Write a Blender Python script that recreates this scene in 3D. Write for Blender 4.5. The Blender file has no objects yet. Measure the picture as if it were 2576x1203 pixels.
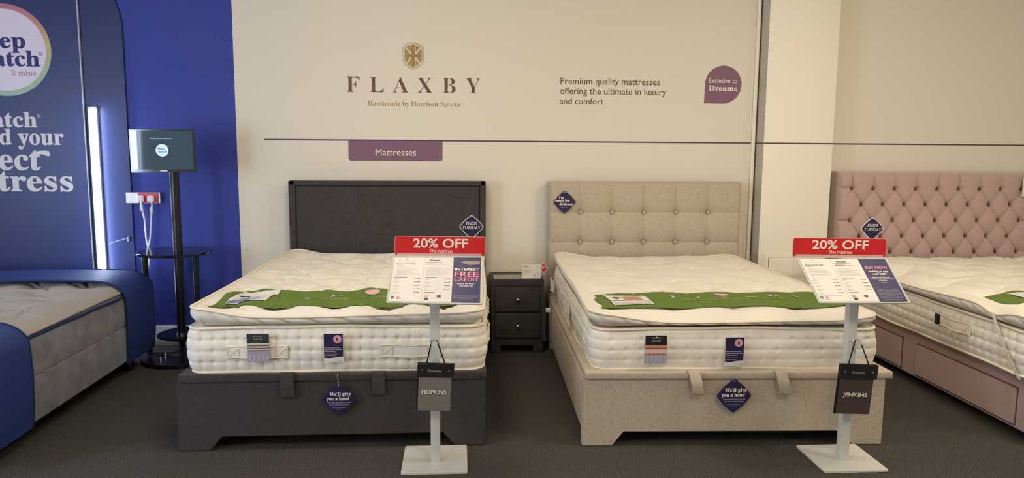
import bpy, bmesh, math, random
import numpy as np
from mathutils import Vector, Matrix
random.seed(7); rng = np.random.RandomState(7)
SC = bpy.context.scene
COL = SC.collection
PI = math.pi

# ---------------------------------------------------------------- camera, world, lights, exposure
FPX = 1900.0
def make_camera():
    hor, yaw, roll = 358.0, math.radians(4.0), math.radians(0.42)
    pitch = math.atan((601.5 - hor) / FPX)
    fw = Vector((math.sin(yaw)*math.cos(pitch), math.cos(yaw)*math.cos(pitch), -math.sin(pitch)))
    rt = Vector((math.cos(yaw), -math.sin(yaw), 0)); up = rt.cross(fw)
    R = rt*math.cos(roll) + up*math.sin(roll); U = up*math.cos(roll) - rt*math.sin(roll)
    m = Matrix((R, U, -fw)).transposed().to_4x4(); m.translation = Vector((0, 0, 1.5))
    c = bpy.data.cameras.new('camera'); c.sensor_width = 36; c.lens = FPX/2576*36
    c.clip_start = 0.05
    o = bpy.data.objects.new('camera', c); o.matrix_world = m; COL.objects.link(o); SC.camera = o
make_camera()
SC.view_settings.view_transform = 'Standard'; SC.view_settings.look = 'None'
SC.view_settings.gamma = 1.0; SC.view_settings.use_curve_mapping = False
SC.view_settings.exposure = -0.10

w = bpy.data.worlds.new('world'); SC.world = w; w.use_nodes = True
bg = w.node_tree.nodes['Background']; bg.inputs[0].default_value = (0.95, 0.89, 0.80, 1); bg.inputs[1].default_value = 0.66

def area(name, loc, target, sx, sy, power, color):
    l = bpy.data.lights.new(name, 'AREA'); l.shape = 'RECTANGLE'; l.size = sx; l.size_y = sy
    l.energy = power; l.color = color
    o = bpy.data.objects.new(name, l); o.location = loc
    o.rotation_euler = (Vector(target)-Vector(loc)).to_track_quat('-Z', 'Y').to_euler()
    COL.objects.link(o); return o
WARM = (1.0, 0.88, 0.70)
area('ceiling_lamp', (-0.4, 3.4, 2.93), (-0.4, 3.9, 0), 0.6, 0.6, 26, WARM)
area('ceiling_lamp', (2.4, 3.1, 2.93), (2.4, 3.7, 0), 0.6, 0.6, 34, WARM)
area('ceiling_lamp', (1.1, 0.9, 2.93), (1.1, 2.6, 0), 1.2, 0.6, 44, WARM)
area('ceiling_lamp', (4.4, 1.6, 2.93), (4.4, 2.4, 0), 1.2, 0.6, 42, (1.0, 0.86, 0.62))
area('ceiling_lamp', (-2.0, 0.4, 2.93), (-.6, 3.0, 0), 1.2, 0.6, 34, (1, .92, .80))
area('daylight', (-4.6, 1.2, 1.3), (-1.0, 5.5, .9), 1.8, 1.4, 70, (0.62, 0.76, 1.0))

# ---------------------------------------------------------------- materials
def lin(c): return tuple((v/255/12.92) if v/255 <= .04045 else ((v/255+.055)/1.055)**2.4 for v in c) + (1,)
MATS = {}
def mat(name, rgb, rough=.8, spec=.3, bump=0, scale=200, var=0, stretch=(1,1,1), metal=0, emit=0, rgb2=None, detail=3, weave=False, sheen=0, alpha=1, trans=0, big=0):
    if name in MATS: return MATS[name]
    m = bpy.data.materials.new(name); m.use_nodes = True; nt = m.node_tree; N = nt.nodes; L = nt.links
    p = N['Principled BSDF']; c = lin(rgb)
    p.inputs['Base Color'].default_value = c; p.inputs['Roughness'].default_value = rough
    p.inputs['Specular IOR Level'].default_value = spec; p.inputs['Metallic'].default_value = metal
    if sheen: p.inputs['Sheen Weight'].default_value = sheen; p.inputs['Sheen Roughness'].default_value = .5
    if trans: p.inputs['Transmission Weight'].default_value = trans
    if alpha < 1: p.inputs['Alpha'].default_value = alpha
    if emit: p.inputs['Emission Color'].default_value = c; p.inputs['Emission Strength'].default_value = emit
    if bump or var:
        tc = N.new('ShaderNodeTexCoord'); mp = N.new('ShaderNodeMapping'); mp.inputs['Scale'].default_value = stretch
        L.new(tc.outputs['Object'], mp.inputs['Vector'])
        n = N.new('ShaderNodeTexNoise'); n.inputs['Scale'].default_value = scale; n.inputs['Detail'].default_value = detail
        L.new(mp.outputs[0], n.inputs['Vector']); fac = n.outputs['Fac']
        if weave:
            mp2 = N.new('ShaderNodeMapping'); mp2.inputs['Scale'].default_value = (stretch[2], stretch[1], stretch[0]); L.new(tc.outputs['Object'], mp2.inputs['Vector'])
            n2 = N.new('ShaderNodeTexNoise'); n2.inputs['Scale'].default_value = scale; n2.inputs['Detail'].default_value = detail
            L.new(mp2.outputs[0], n2.inputs['Vector'])
            ad = N.new('ShaderNodeMath'); ad.operation = 'ADD'; L.new(fac, ad.inputs[0]); L.new(n2.outputs['Fac'], ad.inputs[1])
            ml = N.new('ShaderNodeMath'); ml.operation = 'MULTIPLY'; ml.inputs[1].default_value = .5; L.new(ad.outputs[0], ml.inputs[0]); fac = ml.outputs[0]
        if var:
            r = N.new('ShaderNodeValToRGB'); r.color_ramp.elements[0].position = .36; r.color_ramp.elements[1].position = .64
            c2 = lin(rgb2) if rgb2 else c
            a = [max(0, v*(1-var)) for v in c[:3]]+[1]; b = [min(1, v*(1+var)) for v in c2[:3]]+[1]
            r.color_ramp.elements[0].color = a; r.color_ramp.elements[1].color = b
            L.new(fac, r.inputs[0]); out = r.outputs[0]
            if big:
                nb = N.new('ShaderNodeTexNoise'); nb.inputs['Scale'].default_value = 7; nb.inputs['Detail'].default_value = 4; L.new(tc.outputs['Object'], nb.inputs['Vector'])
                mr = N.new('ShaderNodeMapRange'); mr.inputs['From Min'].default_value = .35; mr.inputs['From Max'].default_value = .65
                mr.inputs['To Min'].default_value = 1-big; mr.inputs['To Max'].default_value = 1+big*.6; L.new(nb.outputs['Fac'], mr.inputs['Value'])
                mx = N.new('ShaderNodeMix'); mx.data_type = 'RGBA'; mx.blend_type = 'MULTIPLY'; mx.inputs[0].default_value = 1
                L.new(out, mx.inputs[6]); L.new(mr.outputs[0], mx.inputs[7]); out = mx.outputs[2]
            L.new(out, p.inputs['Base Color'])
        if bump:
            b = N.new('ShaderNodeBump'); b.inputs['Strength'].default_value = bump; b.inputs['Distance'].default_value = .002
            L.new(fac, b.inputs['Height']); L.new(b.outputs[0], p.inputs['Normal'])
    MATS[name] = m; return m

WALL = mat('cream_paint', (222, 213, 196), .85, .2, bump=.08, scale=90)
COLM = mat('column_paint', (238, 230, 212), .8, .2, bump=.06, scale=90)
WALLSH = mat('column_paint_shaded', (190, 180, 168), .85, .2, bump=.06, scale=90)  # darker column paint: shade of the column's side put into the colour
WHITEW = mat('white_paint', (222, 220, 214), .7, .25, bump=.05, scale=90)
BLUEW = mat('royal_blue_paint', (52, 63, 146), .6, .3, bump=.05, scale=120)
NAVYP = mat('navy_vinyl', (28, 40, 94), .38, .4, bump=.03, scale=200)
NAVYB = mat('navy_board', (26, 36, 88), .42, .4)
CARPET = mat('charcoal_carpet', (37, 35, 34), .98, .05, bump=.8, scale=250, var=.85, rgb2=(78, 74, 69), detail=9)
CEIL = mat('ceiling_white', (225, 220, 210), .9)
CREAM = mat('mattress_ticking', (230, 222, 207), .95, .1, bump=.25, scale=350)
CREAM2 = mat('mattress_border_ticking', (236, 229, 215), .95, .1, bump=.25, scale=350)
PIPE = mat('cream_piping', (232, 220, 198), .9, .15, bump=.2, scale=600)
DARK = mat('charcoal_linen', (67, 62, 60), .95, .1, bump=.6, scale=200, var=.24, stretch=(.14, 1, 1.5), weave=True, sheen=.1)
BEIGE = mat('oatmeal_linen', (182, 168, 148), .95, .1, bump=.5, scale=210, var=.16, stretch=(.2, 1, 1.4), weave=True, sheen=.1)
PINK = mat('dusty_pink_velvet', (184, 154, 146), .85, .2, bump=.15, scale=300, sheen=.5)
PINKD = mat('pink_button_velvet', (108, 78, 76), .85, .2)
GREYTOP = mat('grey_knit_ticking', (172, 164, 156), .95, .1, bump=.5, scale=260, stretch=(1, .4, 1))
VELVET = mat('taupe_crushed_velvet', (114, 110, 116), .8, .25, bump=.3, scale=9, var=.22, sheen=.4, detail=6)
NEOP = mat('navy_neoprene', (38, 58, 116), .62, .35, bump=.15, scale=500)
NAVYPIPE = mat('navy_piping', (34, 46, 92), .8)
FELT = mat('green_felt', (104, 124, 62), .97, .05, bump=.4, scale=420, var=.08)
METAL = mat('pale_grey_metal', (205, 203, 196), .45, .4)
PAPER = mat('white_paper', (222, 216, 208), .5, .3)
PAPER2 = mat('warm_white_paper', (216, 211, 204), .5, .3)
ACRYL = mat('clear_acrylic', (236, 228, 220), .12, .5, alpha=.35)
RED = mat('sale_red', (205, 34, 34), .45, .35)
REDD = mat('socket_red', (208, 30, 48), .35, .4)
PURPLE = mat('dark_purple', (42, 34, 70), .5, .3)
PURPLE2 = mat('poster_purple', (56, 52, 92), .45, .35)
MAUVE = mat('mauve_vinyl', (126, 92, 110), .55, .3)
BROWN = mat('brown_vinyl', (108, 80, 72), .6, .2)
GOLD = mat('gold_vinyl', (160, 130, 78), .6, .25)
BROWN2 = mat('dark_brown_vinyl', (96, 74, 62), .6, .2)
CREAMINK = mat('cream_ink', (236, 226, 210), .6, .2)
PINKINK = mat('pink_ink', (226, 150, 168), .6, .2)
PINKPALE = mat('pale_pink_ink', (222, 176, 172), .6, .2)
GREYINK = mat('grey_ink', (150, 145, 140), .6)
LTINK = mat('light_grey_ink', (196, 190, 184), .6)
DKINK = mat('dark_ink', (78, 72, 72), .6)
BLACK = mat('black_card', (30, 27, 28), .55, .3)
BLACKG = mat('black_gloss', (12, 14, 20), .12, .6)
BLACKM = mat('black_powder_coat', (16, 18, 26), .3, .5)
CORD = mat('black_cord', (22, 18, 18), .8)
CHROME = mat('satin_chrome', (190, 184, 176), .25, .5, metal=1)
STEEL = mat('brushed_steel', (176, 170, 168), .4, .5, metal=.7)
WHITEP = mat('white_plastic', (232, 232, 234), .4, .4)
GLASSTOP = mat('smoked_glass_top', (150, 150, 136), .06, .6)
PALEGLASS = mat('pale_glass_top', (176, 176, 158), .06, .6)
SWGREY = mat('grey_fabric_swatch', (122, 116, 108), .9, .1, bump=.5, scale=500, var=.12, stretch=(1, 1, .3))
SWBROWN = mat('brown_fabric_swatch', (74, 60, 58), .4, .4)
LED = mat('led_diffuser', (206, 224, 255), .5, .2, emit=60)
TERRA = mat('terracotta_print', (190, 132, 112), .6)
BROWNP = mat('brown_print', (128, 92, 76), .6)
GREYP = mat('grey_print', (176, 172, 174), .6)
LILAC = mat('lilac_print', (160, 152, 172), .6)
DKGREY = mat('dark_green_grey', (52, 54, 52), .6)

# ---------------------------------------------------------------- object helpers
def tag(o, label=None, cat=None, group=None, kind=None):
    if label: o['label'] = label
    if cat: o['category'] = cat
    if group: o['group'] = group
    if kind: o['kind'] = kind
    return o
def thing(name, loc, label, cat, group=None):
    o = bpy.data.objects.new(name, None); o.empty_display_size = .05; o.location = loc; COL.objects.link(o)
    return tag(o, label, cat, group)
def origin_of(p):
    v = Vector((0, 0, 0))
    while p is not None: v = v + p.location; p = p.parent
    return v
def link(name, me, m, parent=None, smooth=None, origin=None):
    """world-space mesh -> object whose origin is its thing's base"""
    o = bpy.data.objects.new(name, me)
    off = origin_of(parent) if parent else Vector(origin or (0, 0, 0))
    if off.length: me.transform(Matrix.Translation(-off))
    if parent: o.parent = parent
    else: o.location = off
    me.materials.append(m)
    if smooth is not None:
        me.polygons.foreach_set('use_smooth', [True]*len(me.polygons))
        if smooth < 180: me.set_sharp_from_angle(angle=math.radians(smooth))
    COL.objects.link(o); return o
def mesh_np(V, F):
    me = bpy.data.meshes.new('m'); me.from_pydata([tuple(v) for v in V], [], [tuple(f) for f in F]); me.update(); return me
def grid_mesh(P, closed_u=False, flip=False):
    """P: (nv,nu,3) array"""
    nv, nu = P.shape[:2]; me = bpy.data.meshes.new('m')
    me.vertices.add(nv*nu); me.vertices.foreach_set('co', P.reshape(-1).astype(np.float32))
    cu = nu if closed_u else nu-1
    j, i = np.meshgrid(np.arange(nv-1), np.arange(cu), indexing='ij'); i2 = (i+1) % nu
    q = np.stack([j*nu+i, j*nu+i2, (j+1)*nu+i2, (j+1)*nu+i], -1).reshape(-1, 4)
    if flip: q = q[:, ::-1]
    n = len(q); me.loops.add(n*4); me.loops.foreach_set('vertex_index', q.reshape(-1).astype(np.int32))
    me.polygons.add(n); me.polygons.foreach_set('loop_start', (np.arange(n)*4).astype(np.int32))
    me.polygons.foreach_set('loop_total', np.full(n, 4, np.int32)); me.update(calc_edges=True); return me
def bm_obj(name, bm, m, parent=None, smooth=40, origin=None):
    me = bpy.data.meshes.new(name); bmesh.ops.recalc_face_normals(bm, faces=bm.faces); bm.to_mesh(me); bm.free()
    return link(name, me, m, parent, smooth, origin)
def add_hex(bm, c8, bev=0, seg=2):
    vs = [bm.verts.new(c) for c in c8]
    fs = [bm.faces.new([vs[i] for i in f]) for f in ((0,3,2,1),(4,5,6,7),(0,1,5,4),(1,2,6,5),(2,3,7,6),(3,0,4,7))]
    if bev:
        es = set(e for f in fs for e in f.edges)
        bmesh.ops.bevel(bm, geom=list(es), offset=bev, segments=seg, affect='EDGES', profile=.5)
def add_box(bm, a, b, bev=0, seg=2):
    x0,y0,z0 = a; x1,y1,z1 = b
    add_hex(bm, [(x0,y0,z0),(x1,y0,z0),(x1,y1,z0),(x0,y1,z0),(x0,y0,z1),(x1,y0,z1),(x1,y1,z1),(x0,y1,z1)], bev, seg)
def box(name, a, b, m, parent=None, bev=.003, seg=2, origin=None):
    bm = bmesh.new(); add_box(bm, a, b, bev, seg); return bm_obj(name, bm, m, parent, 40, origin)
def qbox(name, Q, z0, z1, m, parent=None, bev=.004, seg=2):
    """Q = FL,FR,BR,BL xy corners"""
    bm = bmesh.new(); add_hex(bm, [(q[0],q[1],z0) for q in Q]+[(q[0],q[1],z1) for q in Q], bev, seg)
    return bm_obj(name, bm, m, parent)
def tube_bm(bm, pts, r, n=8, caps=True):
    pts = [Vector(p) for p in pts]; rs = r if isinstance(r, (list, tuple)) else [r]*len(pts); rings = []
    prev = None
    for k, p in enumerate(pts):
        t = (pts[min(k+1, len(pts)-1)] - pts[max(k-1, 0)]).normalized()
        if prev is None:
            a = Vector((0,0,1)) if abs(t.z) < .9 else Vector((0,1,0)); u = t.cross(a).normalized()
        else:
            u = (prev - t*prev.dot(t)).normalized()
        v = t.cross(u); prev = u
        rings.append([bm.verts.new(p + (u*math.cos(2*PI*i/n)+v*math.sin(2*PI*i/n))*rs[k]) for i in range(n)])
    for a, b in zip(rings, rings[1:]):
        for i in range(n): bm.faces.new([a[i], a[(i+1)%n], b[(i+1)%n], b[i]])
    if caps: bm.faces.new(rings[0][::-1]); bm.faces.new(rings[-1])
def tube(name, pts, r, m, parent=None, n=10):
    bm = bmesh.new(); tube_bm(bm, pts, r, n); return bm_obj(name, bm, m, parent, 50)
def lathe(name, c, prof, m, parent=None, n=48, axis='z', origin=None):
    """prof: (radius,height) pairs; axis z, or y (towards the viewer = -y)"""
    bm = bmesh.new(); rings = []
    for r, h in prof:
        ring = []
        for i in range(n):
            a = 2*PI*i/n; x, y = r*math.cos(a), r*math.sin(a)
            ring.append(bm.verts.new((c[0]+x, c[1]+y, c[2]+h) if axis == 'z' else (c[0]+x, c[1]-h, c[2]+y)))
        rings.append(ring)
    for a, b in zip(rings, rings[1:]):
        for i in range(n): bm.faces.new([a[i], a[(i+1)%n], b[(i+1)%n], b[i]])
    bm.faces.new(rings[0]); bm.faces.new(rings[-1][::-1])
    return bm_obj(name, bm, m, parent, 35, origin)
def rounded(pts, r, n=6):
    """round the corners of a 2D polygon; r scalar or per-corner list"""
    out = []; N = len(pts); rs = r if isinstance(r, (list, tuple)) else [r]*N
    for i in range(N):
        p = Vector(pts[i]); a = Vector(pts[i-1]) - p; b = Vector(pts[(i+1) % N]) - p
        if rs[i] <= 0: out.append(tuple(p)); continue
        ang = a.angle(b)/2; d = min(rs[i]/math.tan(ang), a.length*.49, b.length*.49)
        A = p + a.normalized()*d; B = p + b.normalized()*d
        for k in range(n+1):
            t = k/n; out.append(tuple(A*(1-t)**2 + p*2*t*(1-t) + B*t*t))
    return out

# ---------------------------------------------------------------- lettering
def serif(s):
    o = ''
    for ch in s:
        if 'A' <= ch <= 'Z': o += chr(0x1D400+ord(ch)-65)
        elif 'a' <= ch <= 'z': o += chr(0x1D41A+ord(ch)-97)
        elif '0' <= ch <= '9': o += chr(0x1D7CE+ord(ch)-48)
        else: o += ch
    return o
STY = {'serif': (serif, 0.0), 'serifthin': (serif, -.0095), 'serifheavy': (serif, .012), 'sans': (lambda s: s, 0.0), 'sansm': (lambda s: s, .008), 'sansh': (lambda s: s, .02), 'sansb': (lambda s: s, .022)}
_tc = {}
def raw_text(s, style):
    if (s, style) not in _tc:
        f, off = STY[style]
        c = bpy.data.curves.new('t', 'FONT'); c.body = f(s); c.size = 1; c.offset = off; c.resolution_u = 3
        o = bpy.data.objects.new('t', c); me = bpy.data.meshes.new_from_object(o)
        n = len(me.vertices); co = np.empty(n*3, np.float32); me.vertices.foreach_get('co', co)
        _tc[(s, style)] = (co.reshape(-1, 3)[:, :2].astype(float), [tuple(p.vertices) for p in me.polygons])
        bpy.data.objects.remove(o); bpy.data.curves.remove(c); bpy.data.meshes.remove(me)
    return _tc[(s, style)]
CAP = {}
def cap(style):
    if style not in CAP: co, _ = raw_text('H', style); CAP[style] = co[:, 1].max()-co[:, 1].min()
    return CAP[style]

class Face:
    """a flat face standing in the world: O lower left corner, ex to the right, ey up; prints are laid on it"""
    def __init__(s, O, right, up):
        s.O = Vector(O); s.ex = Vector(right).normalized(); s.ey = Vector(up).normalized(); s.n = s.ex.cross(s.ey).normalized()
        s.ey = s.n.cross(s.ex).normalized()
    def P(s, u, v, l=0): return s.O + s.ex*u + s.ey*v + s.n*l
    def poly(s, name, pts, m, parent=None, lift=.001, thick=0, origin=None, curve=None):
        bm = bmesh.new(); f = curve or (lambda u, v: 0)
        top = [bm.verts.new(s.P(u, v, lift+f(u, v))) for u, v in pts]; bm.faces.new(top)
        if thick:
            bot = [bm.verts.new(s.P(u, v, lift-thick+f(u, v))) for u, v in pts]; bm.faces.new(bot[::-1]); n = len(pts)
            for i in range(n): bm.faces.new([top[i], bot[i], bot[(i+1)%n], top[(i+1)%n]])
            return bm_obj(name, bm, m, parent, 30, origin)
        me = bpy.data.meshes.new(name); bm.to_mesh(me); bm.free(); return link(name, me, m, parent, None, origin)
    def rect(s, name, u0, v0, u1, v1, m, parent=None, lift=.001, thick=0, r=0, origin=None):
        pts = [(u0,v0),(u1,v0),(u1,v1),(u0,v1)]
        return s.poly(name, rounded(pts, r) if r else pts, m, parent, lift, thick, origin)
    def disc(s, name, u, v, r, m, parent=None, lift=.001, thick=0, n=40):
        return s.poly(name, [(u+r*math.cos(2*PI*i/n), v+r*math.sin(2*PI*i/n)) for i in range(n)], m, parent, lift, thick)
    def multi(s, name, rects, m, parent=None, lift=.0012):
        bm = bmesh.new()
        for r in rects:
            pts = r if len(r) != 4 or isinstance(r[0], (tuple, list)) else [(r[0],r[1]),(r[2],r[1]),(r[2],r[3]),(r[0],r[3])]
            bm.faces.new([bm.verts.new(s.P(u, v, lift)) for u, v in pts])
        me = bpy.data.meshes.new(name); bm.to_mesh(me); bm.free(); return link(name, me, m, parent)
    def text(s, txt, u, v, h, m, parent=None, style='sans', width=None, align='l', lift=.0015, shear=0, name='lettering', surf=None, rot=0):
        """h cap height; width = measured ink width"""
        co, F = raw_text(txt, style); co = co.copy()
        x0, x1 = co[:, 0].min(), co[:, 0].max(); ky = h/cap(style); kx = (width/(x1-x0)) if width else ky
        X = (co[:, 0]-x0)*kx; Y = co[:, 1]*ky; X = X + Y*shear; W = (x1-x0)*kx
        X = X + u - {'l': 0, 'c': W/2, 'r': W}[align]; Y = Y + v
        if surf and getattr(surf, 'vec', False): V = surf(X, Y)
        elif surf: V = [surf(x, y) for x, y in zip(X, Y)]
        else: V = [s.P(x, y, lift) for x, y in zip(X, Y)]
        return link(name, mesh_np(V, F), m, parent)

# ---------------------------------------------------------------- the setting
YW = 5.58
def struct(o, name=None): o['kind'] = 'structure'; return o
floor = struct(box('floor', (-6, -2.5, -.06), (7.5, YW+.1, 0), CARPET, None, 0))
wall_back = struct(box('wall_back', (-1.592, YW, 0), (7.5, YW+.12, 3.0), WALL, None, 0))
wall_left = struct(box('wall_left', (-6, YW+.001, 0), (-1.593, YW+.12, 3.0), BLUEW, None, 0))
struct(box('ceiling', (-6, -2.5, 3.0), (7.5, YW+.12, 3.1), CEIL, None, 0))
struct(box('baseboard_left', (-2.335, YW-.018, 0), (-1.6, YW-.0005, .148), WHITEW, None, .003))
CX0, CX1, CY = 2.222, 2.742, 5.43
col = bpy.data.objects.new('trim_2', None); col.location = ((CX0+CX1)/2, CY, 0); COL.objects.link(col); struct(col)
box('front_face', (CX0, CY, 0), (CX1, YW-.0005, 3.0), COLM, col, .0015)
box('shaded_side', (CX0-.0015, CY+.003, 0), (CX0-.0005, YW-.001, 3.0), WALLSH, col, 0)  # thin sheet carrying the painted shade of the column's left side
t1 = bpy.data.objects.new('trim_1', None); t1.location = (2.2, YW, 0); COL.objects.link(t1); struct(t1)
box('bead', (2.182, YW-.022, 0), (2.209, YW-.001, 3.0), COLM, t1, .007)
box('bead', (2.209, YW-.012, 0), (2.2165, YW-.001, 3.0), mat('gap_brown', (96, 84, 64), .9), t1, .001)

B = Face((0, YW, 0), (1, 0, 0), (0, 0, 1))      # print on the back wall: u = x, v = z
STRIPE = mat('purple_stripe', (92, 66, 88), .6)
B.rect('stripe', -1.397, 1.502, 2.181, 1.512, STRIPE, wall_back, .0012)
B.rect('stripe', 2.745, 1.501, 7.0, 1.511, STRIPE, wall_back, .0012)
Bc = Face((0, CY, 0), (1, 0, 0), (0, 0, 1)); Bc.rect('stripe', CX0, 1.5015, CX1, 1.5115, STRIPE, col, .0012)
Bs = Face((CX0-.0015, YW, 0), (0, -1, 0), (0, 0, 1)); Bs.rect('stripe', 0, 1.502, YW-CY, 1.511, STRIPE, col, .0012)
B.poly('tab', rounded([(-.803,1.358),(-.124,1.358),(-.124,1.502),(-.803,1.502)], [.025,.025,0,0]), MAUVE, wall_back, .0018)
B.text('Mattresses', -.608, 1.397, .047, CREAMINK, wall_back, 'sans', .292, lift=.0025)
for ch, x, wd in (('F', -.808, .092), ('L', -.643, .101), ('A', -.479, .112), ('X', -.302, .107), ('B', -.121, .094), ('Y', .049, .101)):
    B.text(ch, x, 1.849, .106, BROWN, wall_back, 'serifthin', wd)
B.text('Handmade by Harrison Spinks', -.659, 1.753, .036, GOLD, wall_back, 'serifthin', .664)
B.text('Premium quality mattresses', .737, 1.925, .046, BROWN2, wall_back, 'sans', .737)
B.text('offering the ultimate in luxury', .735, 1.853, .046, BROWN2, wall_back, 'sans', .788)
B.text('and comfort', .734, 1.780, .046, BROWN2, wall_back, 'sans', .323)
# shield emblem with the flag cross
def shield_pts(k):
    cx, cz = -.330, 2.112; P = []
    R = [(-.074,.060),(-.045,.082),(0,.092),(.045,.082),(.074,.060),(.074,-.040),(.058,-.066),(.030,-.085),(0,-.099),(-.030,-.085),(-.058,-.066),(-.074,-.040)]
    return [(cx+x*k, cz+z*(k*.5+k*.5)) for x, z in R]
for i, (k, m) in enumerate(((1, GOLD), (.965, WALL), (.90, GOLD), (.865, WALL), (.81, GOLD))):
    B.poly('emblem', shield_pts(k), m, wall_back, .0012+.0004*i)
cx, cz = -.330, 2.112; fl = []
def band(p, q, wd):
    p, q = Vector(p), Vector(q); n = (q-p).normalized(); n = Vector((-n.y, n.x))*wd/2
    return [tuple(p-n), tuple(q-n), tuple(q+n), tuple(p+n)]
for sx in (-1, 1):
    fl.append((cx+sx*.0155-.002, cz-.072, cx+sx*.0155+.002, cz+.073)); 
    fl.append(band((cx+sx*.057, cz+.056), (cx+sx*.014, cz+.014), .013))
    fl.append(band((cx+sx*.050, cz-.058), (cx+sx*.014, cz-.016), .013))
for sz in (-1, 1): fl.append((cx-.058, cz+sz*.0125-.0015, cx+.058, cz+sz*.0125+.0015))
B.multi('emblem', [f for f in fl if len(f) == 4 and isinstance(f[0], tuple)][0:1]+[f for f in fl if isinstance(f[0], tuple)][1:], WALL, wall_back, .0030)
B.multi('emblem', [f for f in fl if not isinstance(f[0], tuple)][:2], WALL, wall_back, .0034)
B.multi('emblem', [f for f in fl if not isinstance(f[0], tuple)][2:], WALL, wall_back, .0037)
dg_ = []
for sx in (-1, 1):
    dg_.append(band((cx+sx*.057, cz+.053), (cx+sx*.018, cz+.016), .003)); dg_.append(band((cx+sx*.050, cz-.055), (cx+sx*.018, cz-.018), .003))
B.multi('emblem', dg_, GOLD, wall_back, .0033)
B.multi('emblem', [(cx-.0125, cz-.078, cx+.0125, cz-.0096), (cx-.0125, cz+.0096, cx+.0125, cz+.074), (cx-.0585, cz-.0095, cx+.0585, cz+.0095)], GOLD, wall_back, .0042)
# drop-shaped badge
dx, dz, dr = 1.952, 1.935, .139
drop = [(1.811, 1.797)] + [(dx+dr*math.cos(a), dz+dr*math.sin(a)) for a in np.linspace(-PI/2, PI, 40)]
rim = [(1.807, 1.793)] + [(dx+(dr+.004)*math.cos(a), dz+(dr+.004)*math.sin(a)) for a in np.linspace(-PI/2, PI, 40)]
B.poly('badge', rim, CREAMINK, wall_back, .0010); B.poly('badge', drop, MAUVE, wall_back, .0016)
B.text('Exclusive to', 1.842, 1.948, .034, CREAMINK, wall_back, 'sans', .215, lift=.0024)
B.text('Dreams', 1.843, 1.890, .040, CREAMINK, wall_back, 'serifheavy', .215, lift=.0024)

# ---------------------------------------------------------------- blue display at the left
t = thing('display_board', (-2.45, YW-.015, .0), 'dark navy wall board with rounded top corner behind the glowing light tube', 'board')
pts = [(-3.6, .02), (-2.34, .02), (-2.34, 2.26)] + [(-2.34-.5+.5*math.cos(a), 2.26+.5*math.sin(a)) for a in np.linspace(0, PI/2, 14)[1:]] + [(-3.6, 2.76)]
Face((0, YW, 0), (1,0,0), (0,0,1)).poly('board', pts, NAVYB, t, .014, .0135)
pb = thing('poster', (-3.2, YW-.03, 0), 'navy poster panel with large grey lettering and a pale round logo', 'poster')
PF = Face((0, YW-.014, 0), (1,0,0), (0,0,1))
PF.rect('panel', -3.75, .02, -2.628, 2.9, NAVYP, pb, .014, .013)
PF.rect('edge_highlight', -2.628, .02, -2.620, 2.9, mat('panel_edge_highlight', (170, 176, 186), .35, .5), pb, .016, .015)  # pale strip: the bright highlight along the panel edge, painted in
def ringmat():
    m = mat('pastel_ring', (200, 190, 160), .5); nt = m.node_tree; N = nt.nodes; L = nt.links
    tc = N.new('ShaderNodeTexCoord'); sp = N.new('ShaderNodeSeparateXYZ'); L.new(tc.outputs['Object'], sp.inputs[0])
    mr = N.new('ShaderNodeMapRange'); mr.inputs['From Min'].default_value = 1.79; mr.inputs['From Max'].default_value = 2.42; L.new(sp.outputs['Z'], mr.inputs['Value'])
    r = N.new('ShaderNodeValToRGB'); L.new(mr.outputs[0], r.inputs[0]); e = r.color_ramp.elements
    e[0].position = 0; e[0].color = lin((150, 180, 160)); e[1].position = 1; e[1].color = lin((176, 110, 130))
    for p_, c_ in ((.35, (160, 176, 140)), (.55, (186, 176, 120)), (.75, (190, 140, 118))):
        x = e.new(p_); x.color = lin(c_)
    L.new(r.outputs[0], N['Principled BSDF'].inputs['Base Color']); return m
PL = .0145
PF.disc('logo_ring', -3.126, 2.105, .312, ringmat(), pb, PL+.0006, n=80)
PF.disc('logo_disc', -3.126, 2.105, .277, mat('logo_lilac', (216, 204, 218), .5), pb, PL+.0012, n=80)
NAVI = mat('navy_ink', (40, 46, 104), .5); SILV = mat('silver_grey_ink', (206, 202, 204), .5)
PF.text('Sleep', -2.982, 2.120, .106, NAVI, pb, 'serifheavy', .40, 'r', PL+.002)
PF.text('match', -2.895, 1.998, .106, NAVI, pb, 'serifheavy', .45, 'r', PL+.002)
PF.text('®', -2.872, 2.07, .026, NAVI, pb, 'sans', None, 'r', PL+.002)
PF.text('3 mins', -2.925, 1.932, .038, mat('mauve_ink', (176, 128, 146), .5), pb, 'serif', .166, 'r', PL+.002)
PF.text('match', -2.942, 1.581, .106, SILV, pb, 'serifheavy', .44, 'r', PL+.001)
PF.text('®', -2.915, 1.645, .024, SILV, pb, 'sans', None, 'r', PL+.001)
PF.text('find your', -2.770, 1.460, .112, SILV, pb, 'serifheavy', .62, 'r', PL+.001)
PF.text('perfect', -2.935, 1.283, .152, SILV, pb, 'serifheavy', .70, 'r', PL+.001)
PF.poly('lettering', [(-3.00, 1.37), (-2.985, 1.395), (-2.945, 1.415), (-2.90, 1.42), (-2.872, 1.408), (-2.868, 1.388), (-2.882, 1.375), (-2.90, 1.383), (-2.925, 1.393), (-2.96, 1.385), (-2.985, 1.352)], SILV, pb, PL+.0012)
PF.text('mattress', -2.727, 1.135, .150, SILV, pb, 'serifheavy', .93, 'r', PL+.001)
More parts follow.
